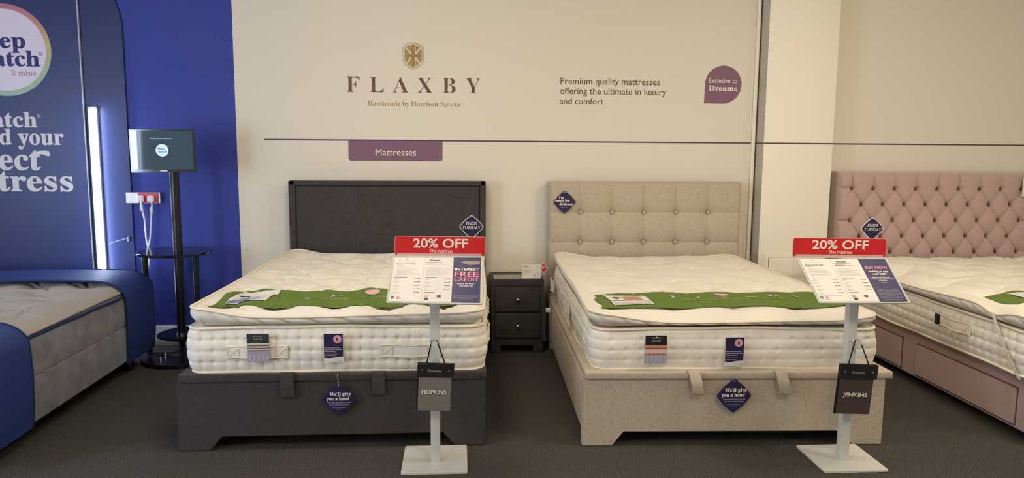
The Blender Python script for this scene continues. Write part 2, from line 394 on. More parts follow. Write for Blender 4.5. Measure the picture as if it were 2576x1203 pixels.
# light tube
t = thing('light_tube', (-2.575, YW-.03, .3), 'glowing white vertical tube light beside the navy poster panel', 'light')
box('channel', (-2.590, YW-.046, .3), (-2.530, YW-.0145, 1.722), mat('lamp_channel', (190, 196, 206), .4, .4), t, .002)
def led_tube(px, py, z0, z1, parent, r=.0165):
    tube('tube', [(px, py, z0), (px, py, z0+.01), (px, py, z1-.012), (px, py, z1-.002)], [r*.8, r, r, r*.6], LED, parent, 16)
led_tube(-2.543, YW-.056, .31, 1.72, t, .0135)
t = thing('light_tube', (-3.47, 1.9, 0), 'white tube light on a post beyond the foot of the navy banded bed', 'light')
box('post', (-3.52, 1.88, 0), (-3.42, 1.93, 2.3), METAL, t, .003)
led_tube(-3.505, 1.95, .6, 2.2, t, .022); led_tube(-3.43, 1.95, .6, 2.2, t, .010)
# socket trunking and cables
t = thing('wall_socket', (-2.26, YW-.03, 1.05), 'red double wall socket on a grey trunking strip with two white plugs', 'socket')
SF = Face((.010, YW-.0145, 0), (1,0,0), (0,0,1))
SF.rect('trunking', -2.375, 1.050, -2.140, 1.126, STEEL, t, .028, .0275, .004)
SF.rect('faceplate', -2.290, 1.052, -2.153, 1.124, REDD, t, .036, .0075, .003)
for x in (-2.262, -2.190):
    bm = bmesh.new(); add_box(bm, (x-.019, YW-.075, 1.060), (x+.029, YW-.0505, 1.106), .009, 3); bm_obj('plug', bm, WHITEP, t)
def spline(P, n=12):
    P = [Vector(p) for p in P]; P = [P[0]*2-P[1]]+P+[P[-1]*2-P[-2]]; out = []
    for a, b, c, d in zip(P, P[1:], P[2:], P[3:]):
        for k in range(n):
            t = k/n; out.append(.5*((2*b)+(c-a)*t+(2*a-5*b+4*c-d)*t*t+(3*b-a-3*c+d)*t**3))
    out.append(P[-2]); return out
yc = YW-.055
c1 = spline([(-2.256, yc, 1.065), (-2.256, yc, 1.03), (-2.240, yc, .93), (-2.232, yc-.01, .80), (-2.215, yc-.015, .70), (-2.225, yc-.02, .62), (-2.240, yc-.02, .53), (-2.25, yc-.04, .35)])
c2 = spline([(-2.184, yc, 1.065), (-2.184, yc, 1.03), (-2.195, yc, .93), (-2.205, yc-.01, .80), (-2.222, yc-.03, .70), (-2.206, yc-.04, .64), (-2.226, yc-.04, .53), (-2.24, yc-.05, .35)])
for c_, lab, tx in ((c1, 'white power cable hanging from the left plug of the red socket', -2.262), (c2, 'white power cable hanging from the right plug of the red socket', -2.19)):
    t = thing('power_cable', (tx, yc, 1.05), lab, 'cable', 'white cables below the red socket')
    tube('cable', c_, .0062, WHITEP, t, 8)
    q = c_[14 if tx < -2.2 else 16]
    box('cable_tag', (q.x-.014, q.y-.004, q.z-.022), (q.x+.010, q.y+.003, q.z+.022), mat('clear_tag', (190, 194, 200), .3, .5, alpha=.8), t, .001)
t = thing('wall_hook', (-2.43, YW-.04, .78), 'small clear acrylic hook on the navy board beside the light tube', 'hook')
tube('arm', [(-2.372, YW-.035, .80), (-2.40, YW-.05, .79), (-2.485, YW-.075, .765)], [.004, .005, .002], mat('hook_white', (170, 184, 205), .2, .5), t)
box('backplate', (-2.380, YW-.036, .772), (-2.365, YW-.0145, .806), mat('hook_white', (170, 184, 205), .2, .5), t, .005)

# ---------------------------------------------------------------- monitor table
tx, ty = -1.945, 5.255
t = thing('monitor_stand', (tx, ty, 0), 'black round tiered stand with a tall centre pole by the blue wall', 'stand')
def disc3(name, z, r, th, m): return lathe(name, (tx, ty, z), [(r-.004, -th), (r, -th+.003), (r, -.003), (r-.004, 0)], m, t, 64)
lathe('base', (-1.918, 5.205, .03), [(.246, -.028), (.25, -.025), (.25, -.003), (.246, 0)], BLACKM, t, 64); lathe('lower_shelf', (-1.895, 5.27, .170), [(.186, -.012), (.19, -.009), (.19, -.003), (.186, 0)], BLACKG, t, 64); disc3('upper_shelf', .748, .238, .018, BLACKG)
tube('pole', [(-1.913, 5.235, .12), (-1.913, 5.235, 1.40)], .030, BLACKM, t, 24)
lathe('collar', (-1.913, 5.235, .171), [(.034, 0), (.034, .01), (.03, .011)], CHROME, t, 32)
for a in (-.42, PI+.20, PI/2):
    px, py = tx+.175*math.cos(a), ty+.19*math.sin(a)
    if a < 0: px, py = -1.80, 5.24
    elif a > 3: px, py = -2.160, 5.295
    else: px, py = -2.004, 5.47
    tube('post', [(px, py, .02), (px, py, .731)], .02, BLACKM, t, 20)
for x, y in ((-1.99, 5.12), (-1.98, 5.02)):
    tube('cable_stud', [(x, y, .03), (x, y, .07)], .004, WHITEP, t, 8)
c_ = spline([(tx+.02, ty-.02, .13), (tx+.03, ty-.03, .07), (tx-.02, ty-.05, .045), (tx-.12, ty-.03, .038), (tx-.2, ty-.02, .036)])
t2 = thing('power_cable', (tx, ty, .05), 'black cable looping from the foot of the centre pole of the monitor stand', 'cable'); tube('cable', c_, .005, CORD, t2, 8)
t = thing('monitor', (-1.945, 5.13, 1.28), 'small flat screen showing a round pale logo on top of the black pole', 'monitor')
box('mount', (-1.96, 5.166, 1.36), (-1.87, 5.204, 1.46), BLACKM, t, .003)
MO = Face((-2.150, 5.135, 1.284), (.408, .0, .003), (0, 0, 1))
MO.rect('casing', 0, 0, .410, .282, BLACKG, t, 0, .028, .006)
SCR = mat('lit_screen', (20, 32, 46), .04, .8); SCR.node_tree.nodes['Principled BSDF'].inputs['Emission Color'].default_value = lin((34, 60, 78)); SCR.node_tree.nodes['Principled BSDF'].inputs['Emission Strength'].default_value = .8
MO.rect('screen', .008, .020, .402, .274, SCR, t, .0008)
LD = mat('lit_logo', (170, 200, 226), .3); LD.node_tree.nodes['Principled BSDF'].inputs['Emission Color'].default_value = lin((190, 214, 236)); LD.node_tree.nodes['Principled BSDF'].inputs['Emission Strength'].default_value = .6
MO.disc('logo', .205, .145, .041, LD, t, .0012)
MO.text('Sleep', .176, .150, .013, NAVI, t, 'serif', .044, lift=.0018); MO.text('match', .180, .130, .013, NAVI, t, 'serif', .052, lift=.0018)
MO.text('Please ask for assistance', .135, .219, .008, LD, t, 'sans', .135, lift=.0018)
MO.rect('maker_badge', .185, .007, .232, .013, STEEL, t, .001)

# ---------------------------------------------------------------- soft goods
def bil(Q, a, b):
    """unit a,b -> xy; Q = FL,FR,BR,BL"""
    FL, FR, BR, BL = [np.array(q, float) for q in Q]
    a = np.asarray(a)[..., None]; b = np.asarray(b)[..., None]
    return FL*(1-a)*(1-b)+FR*a*(1-b)+BR*a*b+BL*(1-a)*b
class Pad:
    def __init__(s, Q, r=.08):
        s.Q = Q; s.w = (math.dist(Q[0], Q[1])+math.dist(Q[3], Q[2]))/2; s.l = (math.dist(Q[0], Q[3])+math.dist(Q[1], Q[2]))/2
        s.r = r; w_, l_ = s.w, s.l
        segs = [((r, 0), (w_-r, 0)), ((w_, r), (w_, l_-r)), ((w_-r, l_), (r, l_)), ((0, l_-r), (0, r))]
        cen = [(w_-r, r), (w_-r, l_-r), (r, l_-r), (r, r)]; P = []; Nn = []; step = .0068
        dirs = [(0,-1),(1,0),(0,1),(-1,0)]
        for k in range(4):
            a, b = np.array(segs[k][0]), np.array(segs[k][1]); L_ = np.linalg.norm(b-a); n = max(2, int(L_/step))
            for i in range(n): P.append(a+(b-a)*i/n); Nn.append(dirs[k])
            for i in range(14):
                th = math.atan2(*dirs[k][::-1]) + PI/2*i/14; d = np.array((math.cos(th), math.sin(th))); P.append(np.array(cen[k])+d*r); Nn.append(d)
        s.P = np.array(P); s.N = np.array(Nn, float)
        d = np.linalg.norm(np.diff(np.vstack([s.P, s.P[:1]]), axis=0), axis=1); s.S = np.concatenate([[0], np.cumsum(d)[:-1]]); s.per = d.sum()
    def W(s, p):  # local -> world xy
        return bil(s.Q, p[..., 0]/s.w, p[..., 1]/s.l)
    def edge(s, a, b): return np.minimum(np.minimum(a, s.w-a), np.minimum(b, s.l-b))
    def ring(s, off, z):
        off = np.broadcast_to(off, (len(s.P),)); p = s.P + s.N*off[:, None]
        q = s.W(p); return np.concatenate([q, np.broadcast_to(z, (len(q),))[:, None]], 1)
    def inner(s, ks, zf):
        c = np.array((s.w/2, s.l/2)); out = []
        for k in ks:
            p = c+(s.P-c)*k; q = s.W(p); out.append(np.concatenate([q, zf(p[:, 0], p[:, 1])[:, None]], 1))
        return out
def mattress(name, loc, label, Q, z0, z1, m, rows=3, pitch=.058, depth=.006, bulge=.018, r=.07, group=None, crease=.8, wob=.004, pipem=None, zoff=None, corner_lift=0):
    t = thing(name, loc, label, 'mattress', group); pd = Pad(Q, r); rings = []; S = pd.S; H = z1-z0
    zo = zoff(pd.P[:, 0]/pd.w, pd.P[:, 1]/pd.l) if zoff else np.zeros(len(S))
    ks0 = [.0, .5, .97]
    for k in ks0: rings.append(pd.inner([k], lambda a, b: np.full_like(a, z0))[0])
    nv = 36
    U = S/pitch; fu = np.abs(U-np.round(U))*pitch; uid = np.round(U).astype(int)
    jit = rng.uniform(.4, 1.3, 4000)
    for j in range(nv+1):
        v = j/nv; off = bulge*math.sin(PI*v)**.45 if 0 < v < 1 else 0
        d = np.zeros(len(S))
        for q in range(1, rows+1):
            vq = q/(rows+1)
            dv = (v-vq)*H
            d -= depth*1.3*np.exp(-(fu**2+dv**2)/.009**2)*jit[(uid*7+q*131) % 4000]
        pv = abs(math.sin(PI*v*(rows+1)))**.45; pu = np.abs(np.sin(PI*U))**.4
        big = .55+.45*np.sin(S*2.3+1)*np.sin(S*.9)+.25*(jit[(np.floor(U).astype(int)*13+5) % 4000]-.8)
        d += depth*(.5*(pv-1)-crease*big*(1-pu)*(.35+.65*pv))*(1 if rows > 1 else .4)
        d += .0015*np.sin(S*9+v*5)+.001*np.sin(S*23-v*9)
        rings.append(pd.ring(off+d*(1 if 0 < v < 1 else 0), z0+H*v+wob*np.sin(S*6)*v*(1-v)*2+zo*v))
    edgez = rings[-1][:, 2].copy()
    rings += [np.concatenate([x[:, :2], (edgez*kk+(z1)*(1-kk))[:, None]], 1) for x, kk in [(pd.inner([.985], lambda a, b: a*0)[0], .9), (pd.inner([.9], lambda a, b: a*0)[0], .4), (pd.inner([.5], lambda a, b: a*0)[0], 0), (pd.inner([0], lambda a, b: a*0)[0], 0)]]
    link('cover', grid_mesh(np.array(rings), True), m, t, 180)
    for v, lift in (((1, -.002),) if pipem else ((0, .002), (1, -.002))):
        e = pd.ring(.008+.004*np.sin(S*5+v)+.002*np.sin(S*17), z0+H*v+lift+.0025*np.sin(S*4.1)+.0015*np.sin(S*11)+zo*v)
        pipe_mesh('piping', e, .0085, pipem or PIPE, t)
    t['_pad'] = 0; del t['_pad']; return t, pd
def pipe_mesh(name, e, r, m, parent, n=8, flat=1.0):
    tan = np.roll(e, -1, 0)-np.roll(e, 1, 0); tan /= np.linalg.norm(tan, axis=1)[:, None]
    up = np.array((0, 0, 1.)); sd = np.cross(tan, up); sd /= np.linalg.norm(sd, axis=1)[:, None]; u2 = np.cross(sd, tan)
    rings = [e + (sd*math.cos(2*PI*i/n)+u2*math.sin(2*PI*i/n)*flat)*r for i in range(n)]
    G = np.stack(rings+[rings[0]], 1)          # (len, n+1, 3)
    G = np.concatenate([G, G[:1]], 0)
    return link(name, grid_mesh(G), m, parent, 180)
def quilt(pd, px, py, depth, sig, creases, cdepth, seed, arc=0, margin=.1):
    R = np.random.RandomState(seed); pts = []; j = 0; y = margin
    while y < pd.l-.05:
        x = margin+(px/2 if j % 2 else 0)
        while x < pd.w-.06: pts.append((x+R.uniform(-.012, .012), y+R.uniform(-.012, .012))); x += px
        y += py; j += 1
    pts = np.array(pts); seg = []
    for p in pts:
        for _ in range(creases):
            a = R.uniform(0, 2*PI) if R.rand() < .4 else R.choice([0, PI])+R.uniform(-.5, .5); L_ = R.uniform(.35, .8)*px; seg.append((p[0], p[1], a, L_, R.uniform(.4, 1), R.uniform(-1, 1)))
    def f(a, b):
        z = np.zeros_like(a)
        for x, y in pts:
            r2 = (a-x)**2+(b-y)**2; z -= depth*.8*np.exp(-np.sqrt(r2)/sig)+depth*.55*np.exp(-r2/(.42*py)**2)
        for x, y, an, L_, s_, cu in seg:
            dx, dy = a-x, b-y; u = dx*math.cos(an)+dy*math.sin(an); v = -dx*math.sin(an)+dy*math.cos(an)+cu*arc*u*u/L_
            z -= cdepth*s_*np.exp(-(v/.009)**2)*np.exp(-((u-L_*.5)/(L_*.45))**2)
        return z
    return f
def topper(name, loc, label, Q, zb, zseam, ztop, m, m2, qf, r=.06, group=None, wrinkle=.004, edgew=.05, over=.0, pipem=None):
    """zseam(a,b), ztop(a,b) on unit coords"""
    t = thing(name, loc, label, 'mattress topper', group); pd = Pad(Q, r); S = pd.S; q = qf(pd); rings = []
    A, Bb = pd.P[:, 0]/pd.w, pd.P[:, 1]/pd.l; zs = zseam(A, Bb); zbot = np.broadcast_to(zb(A, Bb) if callable(zb) else zb, zs.shape)
    for k in (0, .5, .94): rings.append(np.concatenate([pd.inner([k], lambda a, b: a*0)[0][:, :2], zbot[:, None]], 1))
    nv = 16
    for j in range(nv+1):
        v = j/nv; prof = -.035+.047*math.sin(PI*.62*v)/math.sin(PI*.62) if v < 1 else .012
        prof = -.032*(1-v)**2 + .012*v + .016*math.sin(PI*v)
        d = -wrinkle*(1-np.abs(np.sin(S*27+v*2.0+1.3*np.sin(S*5))))**2.2*2.2*math.sin(PI*v)**.7*(.35+.65*np.sin(S*2.1+.5)**2)
        rings.append(pd.ring(prof+d+over+.004*np.sin(S*4.3), zbot+(zs-zbot)*v))
    def zf(a, b):
        e = np.clip(pd.edge(a, b), 0, None); A, B2 = a/pd.w, b/pd.l; z1 = ztop(A, B2)
        k = 1-np.exp(-e/edgew); kq = np.clip(e/.05, 0, 1)
        return zseam(A, B2)*(1-k)+z1*k+q(a, b)*kq+.002*np.sin(a*21+b*7)*kq+.002*np.sin(b*17-a*9)*kq
    ks = np.concatenate([1-np.array([.004, .009, .015, .022, .03, .04, .052, .066, .08]), np.linspace(.905, .0, 74)])
    rings += pd.inner(ks, zf)
    link('cover', grid_mesh(np.array(rings), True), m, t, 180)
    e = pd.ring(.014+over+.004*np.sin(S*4.3), zs+.001); pipe_mesh('seam_piping', e, .0065, pipem or PIPE, t)
    pd.zf = zf; return t, pd
def surf_z(pd, X, Y):
    """world xy -> topper height by inverting the bilinear map"""
    X = np.asarray(X, float); Y = np.asarray(Y, float); a = np.full_like(X, .5); b = np.full_like(X, .5)
    for _ in range(8):
        p = bil(pd.Q, a, b); e = 1e-4; pa = (bil(pd.Q, a+e, b)-p)/e; pb_ = (bil(pd.Q, a, b+e)-p)/e
        dx, dy = X-p[..., 0], Y-p[..., 1]; det = pa[..., 0]*pb_[..., 1]-pa[..., 1]*pb_[..., 0]
        a = a+(dx*pb_[..., 1]-dy*pb_[..., 0])/det; b = b+(-dx*pa[..., 1]+dy*pa[..., 0])/det
    return pd.zf(a*pd.w, b*pd.l)
def smooth_z(pd, X, Y, k=.06):
    z = 0
    for dx, dy in ((0,0),(k,0),(-k,0),(k/2,0),(-k/2,0),(0,k/2),(0,-k/3)): z = z+surf_z(pd, X+dx, Y+dy)/7
    return z
def drape(name, pd, near, far, xs, m, th, label=None, cat=None, group=None, lift=.004, wave=None, loc=None, k=.11):
    """cloth strip on the topper: near/far give y at x. One slab that follows the surface"""
    x0, x1 = xs; nu, nv = 240, 36; u = np.linspace(0, 1, nu); v = np.linspace(0, 1, nv); X = np.zeros((nv, nu)); Y = np.zeros((nv, nu))
    for j in range(nv):
        xl = x0(v[j]) if callable(x0) else x0; xr = x1(v[j]) if callable(x1) else x1
        X[j] = xl+(xr-xl)*u; Y[j] = near(X[j])*(1-v[j])+far(X[j])*v[j]
    Z = smooth_z(pd, X, Y, k)+lift
    Z = np.maximum(Z, surf_z(pd, X, Y)+.0025)
    if wave is not None: Z = Z+np.maximum(wave(X, Y), 0)
    top = np.stack([X, Y, Z+th], -1); bot = np.stack([X, Y, Z], -1)
    me = slab_mesh(top, bot); t = thing(name, loc or (float(X.mean()), float(Y.mean()), float(Z.mean())), label, cat, group)
    link('sheet', me, m, t, 40)
    def S_(x, y, l=.0032):
        x = np.asarray(x, float); y = np.asarray(y, float)
        z = smooth_z(pd, x, y, k)+lift; z = np.maximum(z, surf_z(pd, x, y)+.0025)
        if wave is not None: z = z+np.maximum(wave(x, y), 0)
        return np.stack([x, y, z+th+l], -1)
    S_.vec = True
    return t, S_
def slab_mesh(top, bot):
    nv, nu = top.shape[:2]; V = np.concatenate([top.reshape(-1, 3), bot.reshape(-1, 3)]); n = nu*nv; F = []
    for j in range(nv-1):
        for i in range(nu-1):
            a, b, c, d = j*nu+i, j*nu+i+1, (j+1)*nu+i+1, (j+1)*nu+i; F += [(a, b, c, d), (n+d, n+c, n+b, n+a)]
    for i in range(nu-1):
        F += [(i+1, i, n+i, n+i+1), ((nv-1)*nu+i, (nv-1)*nu+i+1, n+(nv-1)*nu+i+1, n+(nv-1)*nu+i)]
    for j in range(nv-1):
        F += [(j*nu, (j+1)*nu, n+(j+1)*nu, n+j*nu), ((j+1)*nu+nu-1, j*nu+nu-1, n+j*nu+nu-1, n+(j+1)*nu+nu-1)]
    return mesh_np(V, F)
def handle(pd_face, u, v, w_, h, parent, m=None):
    """sewn handle on a side face"""
    n = 14; top = []; bot = []
    for j in range(5):
        r1, r2 = [], []
        for i in range(n+1):
            a = i/n; e = .002+.010*math.sin(PI*min(max((a-.2)/.6, 0), 1)); x = u+w_*a; y = v+h*(j/4)+.002*math.sin(a*9)
            r1.append(pd_face.P(x, y, e+.002*math.sin(PI*j/4))); r2.append(pd_face.P(x, y, e-.003))
        top.append(r1); bot.append(r2)
    o = link('handle', slab_mesh(np.array(top), np.array(bot)), m or CREAM2, parent, 40)
    bm = bmesh.new()
    for a0 in (.0, .78):
        x0 = u+w_*a0+.006; x1 = u+w_*(a0+.22)-.006; y0, y1 = v+.006, v+h-.006
        for p, q in (((x0,y0),(x1,y1)), ((x0,y1),(x1,y0)), ((x0,y0),(x0,y1)), ((x1,y0),(x1,y1))):
            tube_bm(bm, [pd_face.P(p[0], p[1], .006), pd_face.P(q[0], q[1], .006)], .0012, 5)
    for y in (v, v+h): tube_bm(bm, [pd_face.P(u+w_*i/10, y+.002*math.sin(i/10*9), .004+.009*math.sin(PI*min(max((i/10-.2)/.6, 0), 1))) for i in range(11)], .0028, 6)
    bm_obj('stitching', bm, PIPE, o, 60)

def bed_front(name, Q, zb, zt, z_leg, legw, slant, m, parent):
    """foot panel with two splayed legs cut from it"""
    FL, FR = Vector(Q[0]), Vector(Q[1]); d = (FR-FL); L_ = d.length; d.normalize(); nrm = Vector((d.y, -d.x))
    pts = [(0, .002), (legw, .002), (legw+slant, z_leg), (L_-legw-slant, z_leg), (L_-legw, .002), (L_, .002), (L_, zt), (0, zt)]
    Fc = Face((FL.x, FL.y, 0), (d.x, d.y, 0), (0, 0, 1))
    bm = bmesh.new(); a = [bm.verts.new(Fc.P(u, v, 0)) for u, v in pts]; b = [bm.verts.new(Fc.P(u, v, -.045)) for u, v in pts]
    bm.faces.new(a); bm.faces.new(b[::-1]); n = len(pts)
    for i in range(n): bm.faces.new([a[i], b[i], b[(i+1)%n], a[(i+1)%n]])
    bmesh.ops.bevel(bm, geom=[e for e in bm.edges], offset=.005, segments=2, affect='EDGES')
    bm_obj(name, bm, m, parent); return Fc
def strap(parent, m, x, y, zt, w_, drop, out, skew=0):
    """pull loop: a doubled ribbon hanging from under the mattress edge"""
    prof = [(.02, 0), (.0, .002), (-out*.6, -.02), (-out, -drop*.5), (-out*.9, -drop*.92), (-out*.5, -drop), (-out*.22, -drop*.93), (-out*.15-.002, -drop*.5), (-.003, -.03)]
    P3 = spline([(0, a, b) for a, b in prof], 6); n = len(P3); G = []
    top = []; bot = []
    for k in range(n):
        p = P3[k]; tng = (P3[min(k+1, n-1)]-P3[max(k-1, 0)]).normalized(); nn = Vector((0, tng.z, -tng.y))*.0022
        sx = skew*(-p.z)/drop
        r1 = [(x+w_*i/4+sx, y+p.y+nn.y, zt+p.z+nn.z-(.008*i/4 if out > .02 else 0)*(-p.z/drop)) for i in range(5)]
        r2 = [(x+w_*i/4+sx, y+p.y-nn.y, zt+p.z-nn.z-(.008*i/4 if out > .02 else 0)*(-p.z/drop)) for i in range(5)]
        top.append(r1); bot.append(r2)
    link('pull_strap', slab_mesh(np.array(top), np.array(bot)), m, parent, 50)

def diamond_tag(name, c, hw, label, group, lines, small, string=None, yaw=0, tilt=0):
    """square swing card hung by a corner"""
    t = thing(name, c, label, 'tag', group); ca, sa = math.cos(yaw), math.sin(yaw)
    F = Face(c, (ca, sa, 0), (0, -math.sin(tilt), math.cos(tilt)))
    F.poly('card', rounded([(0,-hw),(.55*hw,-.55*hw),(hw,0),(.55*hw,.55*hw),(0,hw),(-.55*hw,.55*hw),(-hw,0),(-.55*hw,-.55*hw)], [hw*.14,hw*.8]*4), PURPLE, t, .0006, .0018)
    F.disc('eyelet', 0, hw*.86, hw*.035, CREAMINK, t, .001)
    for s, u, v, h, wd, st in lines: F.text(s, u*hw, v*hw, h*hw, CREAMINK, t, st, wd*hw, lift=.0014)
    for s, u, v, h, wd in small: F.text(s, u*hw, v*hw, h*hw, mat('tag_small_ink', (190, 180, 196), .6), t, 'sans', wd*hw, 'c', lift=.0014)
    if string: tube('string', [F.P(0, hw*.86, .002)]+[Vector(p) for p in string], .0012, WHITEP, t, 6)
    return t
HAND = ([("We’ll give", -.53, .24, .21, 1.24, 'serifheavy'), ('you a hand', -.70, -.04, .21, 1.31, 'serifheavy')],
        [('Our helpful Bed Experts can show', .02, -.22, .075, 1.30), ('you how this ottoman works', .0, -.34, .075, 1.08),
         ('Please keep children away when', .0, -.52, .045, .72), ('in motion', .0, -.60, .045, .34)])

# ---------------------------------------------------------------- charcoal ottoman bed
t = thing('ottoman_bed', (-.61, 4.55, 0), 'charcoal linen ottoman bed with plain padded headboard between blue wall and nightstand', 'bed')
bedD = t
qD = [(-1.36, 3.60), (.128, 3.60), (.14, 5.42), (-1.33, 5.42)]
bed_front('foot_panel', qD, 0, .342, .079, .155, .052, DARK, t)
qbox('side_rail', [(-1.358, 3.62), (-1.318, 3.62), (-1.29, 5.42), (-1.33, 5.42)], .079, .342, DARK, t)
qbox('side_rail', [(.086, 3.62), (.126, 3.62), (.14, 5.42), (.10, 5.42)], .079, .342, DARK, t)
for x in (-1.33, .09): box('leg', (x, 5.33, .002), (x+.06, 5.41, .08), DARK, t, .004)
box('storage_floor', (-1.31, 3.66, .085), (.08, 5.40, .10), BLACK, t, .002)
qbox('lid', [(-1.345, 3.592), (.130, 3.592), (.145, 5.42), (-1.30, 5.42)], .345, .385, DARK, t, .006, 3)
strap(t, DARK, -.862, 3.586, .388, .064, .115, .008); strap(t, DARK, -.425, 3.586, .388, .060, .110, .008)
# headboard
hx0, hx1, hz = -1.212, .189, 1.218
def hb_surface(name, x0, x1, z0, z1, y, fn, m, parent, step=.006, back=.05, rd=.014):
    """front sheet of a headboard displaced towards the room by fn(x,z), with rounded borders going back"""
    nx = int((x1-x0)/step); nz = int((z1-z0)/step); xs = np.linspace(x0, x1, nx+1); zs = np.linspace(z0, z1, nz+1)
    X, Z = np.meshgrid(xs, zs); e = np.minimum(np.minimum(X-x0, x1-X), z1-Z); rr = np.clip(e/rd, 0, 1)
    D = fn(X, Z)*np.clip(e/.02, 0, 1)+(np.sqrt(1-(1-rr)**2)-1)*rd
    P = np.stack([X, y-D, Z], -1)
    ring = lambda A, dx, dz: A
    L0 = P[:, :1].copy(); L0[..., 1] = y+back; R0 = P[:, -1:].copy(); R0[..., 1] = y+back; P = np.concatenate([L0, P, R0], 1)
    T0 = P[-1:].copy(); T0[..., 1] = y+back; B0 = P[:1].copy(); B0[..., 1] = y+back; P = np.concatenate([B0, P, T0], 0)
    o = link(name, grid_mesh(P), m, parent, 50)
    return o
dk = [(-.841, .905), (-.508, .903), (-.184, .902)]
def dark_fn(X, Z):
    D = .012*np.ones_like(X)
    for x, z in dk:
        r = np.hypot(X-x, Z-z); D -= .016*np.exp(-r/.014); D -= .003*np.exp(-((Z-z)/.006)**2)*np.exp(-(np.abs(X-x)/.05)); D -= .002*np.exp(-((X-x)/.006)**2)*np.exp(-(np.abs(Z-z)/.07))
    D += .0012*np.sin(X*9+Z*4)
    return D
bm = bmesh.new()
add_box(bm, (hx0, 5.452, .02), (hx0+.043, 5.55, hz), .006, 3); add_box(bm, (hx1-.040, 5.452, .02), (hx1, 5.55, hz), .006, 3); add_box(bm, (hx0+.002, 5.452, hz-.032), (hx1-.002, 5.55, hz), .006, 3)
hb = bm_obj('headboard', bm, DARK, t)
hb_surface('headboard_panel', hx0+.044, hx1-.041, .05, hz-.033, 5.468, dark_fn, DARK, hb, .007, .06, .008)
for x, z in dk: lathe('button', (x, 5.466, z), [(.009, 0), (.008, .003), (.004, .005)], DARK, hb, 16, 'y')

LM = (-.6, 4.5, .385)
QM = [(-1.295, 3.628), (.105, 3.628), (.165, 5.40), (-1.19, 5.40)]
mtD, pdD = mattress('mattress', LM, 'cream tufted mattress with two sewn handles in front on the charcoal bed', QM, .386, .606, CREAM2, 3, .0575, .0085, .030, .06, crease=1.3, zoff=lambda a, b: .004*np.sin(a*3))
MF = Face((0, 3.600, 0), (1, 0, 0), (0, 0, 1))
handle(MF, -1.113, .463, .290, .056, mtD); handle(MF, -.382, .463, .285, .056, mtD)
MR = Face((.012, 0, 0), (.034, 1, 0), (0, 0, 1))
for y0 in (3.82, 4.45): handle(MR, y0, .465, .20, .075, mtD)
QT = [(-1.275, 3.625), (.105, 3.625), (.160, 5.38), (-1.165, 5.38)]
seamD = lambda a, b: .664+.040*np.exp(-(a/.13)**2)+.012*np.exp(-((1-a)/.06)**2)-.006*np.sin(a*5.2)-.01*b*0+.03*b
topD, tpD = topper('mattress_topper', (-.6, 4.5, .60), 'deeply tufted cream topper under the green runner on the charcoal bed', QT, .612, seamD, lambda a, b: .722+.008*b+.0*a, CREAM, CREAM2,
    lambda pd: quilt(pd, .27, .185, .046, .062, 6, .016, 3, .6), .05, wrinkle=.010, edgew=.035)
def wav(x, k=1, ph=0): return .012*np.sin(x*9+ph)*k
tR, SR = drape('felt_runner', tpD, lambda x: 3.69-.01*np.sin(x*7)+0*x, lambda x: 4.015+.03*np.sin(x*11+1.5), (lambda v: -1.225+.05*v+.015*math.sin(v*6), lambda v: .06), FELT, .003,
    'green felt runner with a blue leaflet across the charcoal bed topper', 'bed runner', lift=.004, wave=lambda X, Y: .010*np.sin(X*12+.5)*np.clip((Y-3.8)/.2, 0, 1))
def on_surf(parent, S_, F_):  # text laid on a draped sheet; u->x, v->y
    pass
DUM = Face((0,0,0), (1,0,0), (0,1,0))
for ch, x in (('F', -.80), ('L', -.665), ('A', -.54), ('X', -.405), ('B', -.27), ('Y', -.14)):
    DUM.text(ch, x, 3.85, .045, LTINK, tR, 'serifthin', .062, surf=SR)
DUM.text('Handmade by Harrison Spinks', -.735, 3.805, .020, mat('pale_gold_ink', (178, 172, 104), .7), tR, 'serifthin', .52, surf=SR)
def shield_patch(parent, S_, x, y, s):
    pts = [(-.5,.5),(-.25,.62),(0,.66),(.25,.62),(.5,.5),(.5,-.2),(.3,-.5),(0,-.7),(-.3,-.5),(-.5,-.2)]
    bm = bmesh.new(); bm.faces.new([bm.verts.new(tuple(S_(x+a*s, y+b*s*.5, .0040))) for a, b in pts]); me = bpy.data.meshes.new('emblem'); bm.to_mesh(me); bm.free()
    link('emblem', me, PINKPALE, parent)
shield_patch(tR, SR, -.46, 3.965, .075)
def flat_patch(name, S_, corners, m, parent, l=.0012, n=28):
    """paper lying on the runner: bilinear grid of the four corners (FL,FR,BR,BL)"""
    i, j = np.meshgrid(np.arange(n+1)/n, np.arange(n+1)/n); p = bil(corners, i, j); G = S_(p[..., 0], p[..., 1], l)
    return link(name, grid_mesh(G), m, parent, 180)
def leaflet(name, S_, C, label, blocks, loc, group=None):
    t = thing(name, loc, label, 'leaflet', group); flat_patch('sheet', S_, C, PAPER, t, .0045)
    for nm, u0, v0, u1, v1, m in blocks:
        c4 = [tuple(bil(C, u, v)) for u, v in ((u0,v0),(u1,v0),(u1,v1),(u0,v1))]; flat_patch(nm, S_, c4, m, t, .0058, 12)
    return t
BLUEP = mat('blue_grey_print', (120, 128, 168), .5)
CL = [(-1.165, 3.735), (-.965, 3.765), (-.925, 3.985), (-1.125, 3.975)]
l1 = leaflet('leaflet', SR, CL, 'white leaflet with blue print lying on the runner of the charcoal bed', [('print_block', .03, .05, .55, .20, BLUEP), ('print_block', .42, .2, .62, .52, BLUEP), ('print_block', .62, .12, .78, .3, LILAC), ('print_block', .1, .26, .9, .29, LTINK)], (-1.05, 3.85, .73))
c4 = [tuple(bil(CL, u, v)) for u, v in ((.10, .60), (.23, .42), (.36, .60), (.23, .78))]; flat_patch('print_block', SR, c4, PURPLE, l1, .0062, 10)

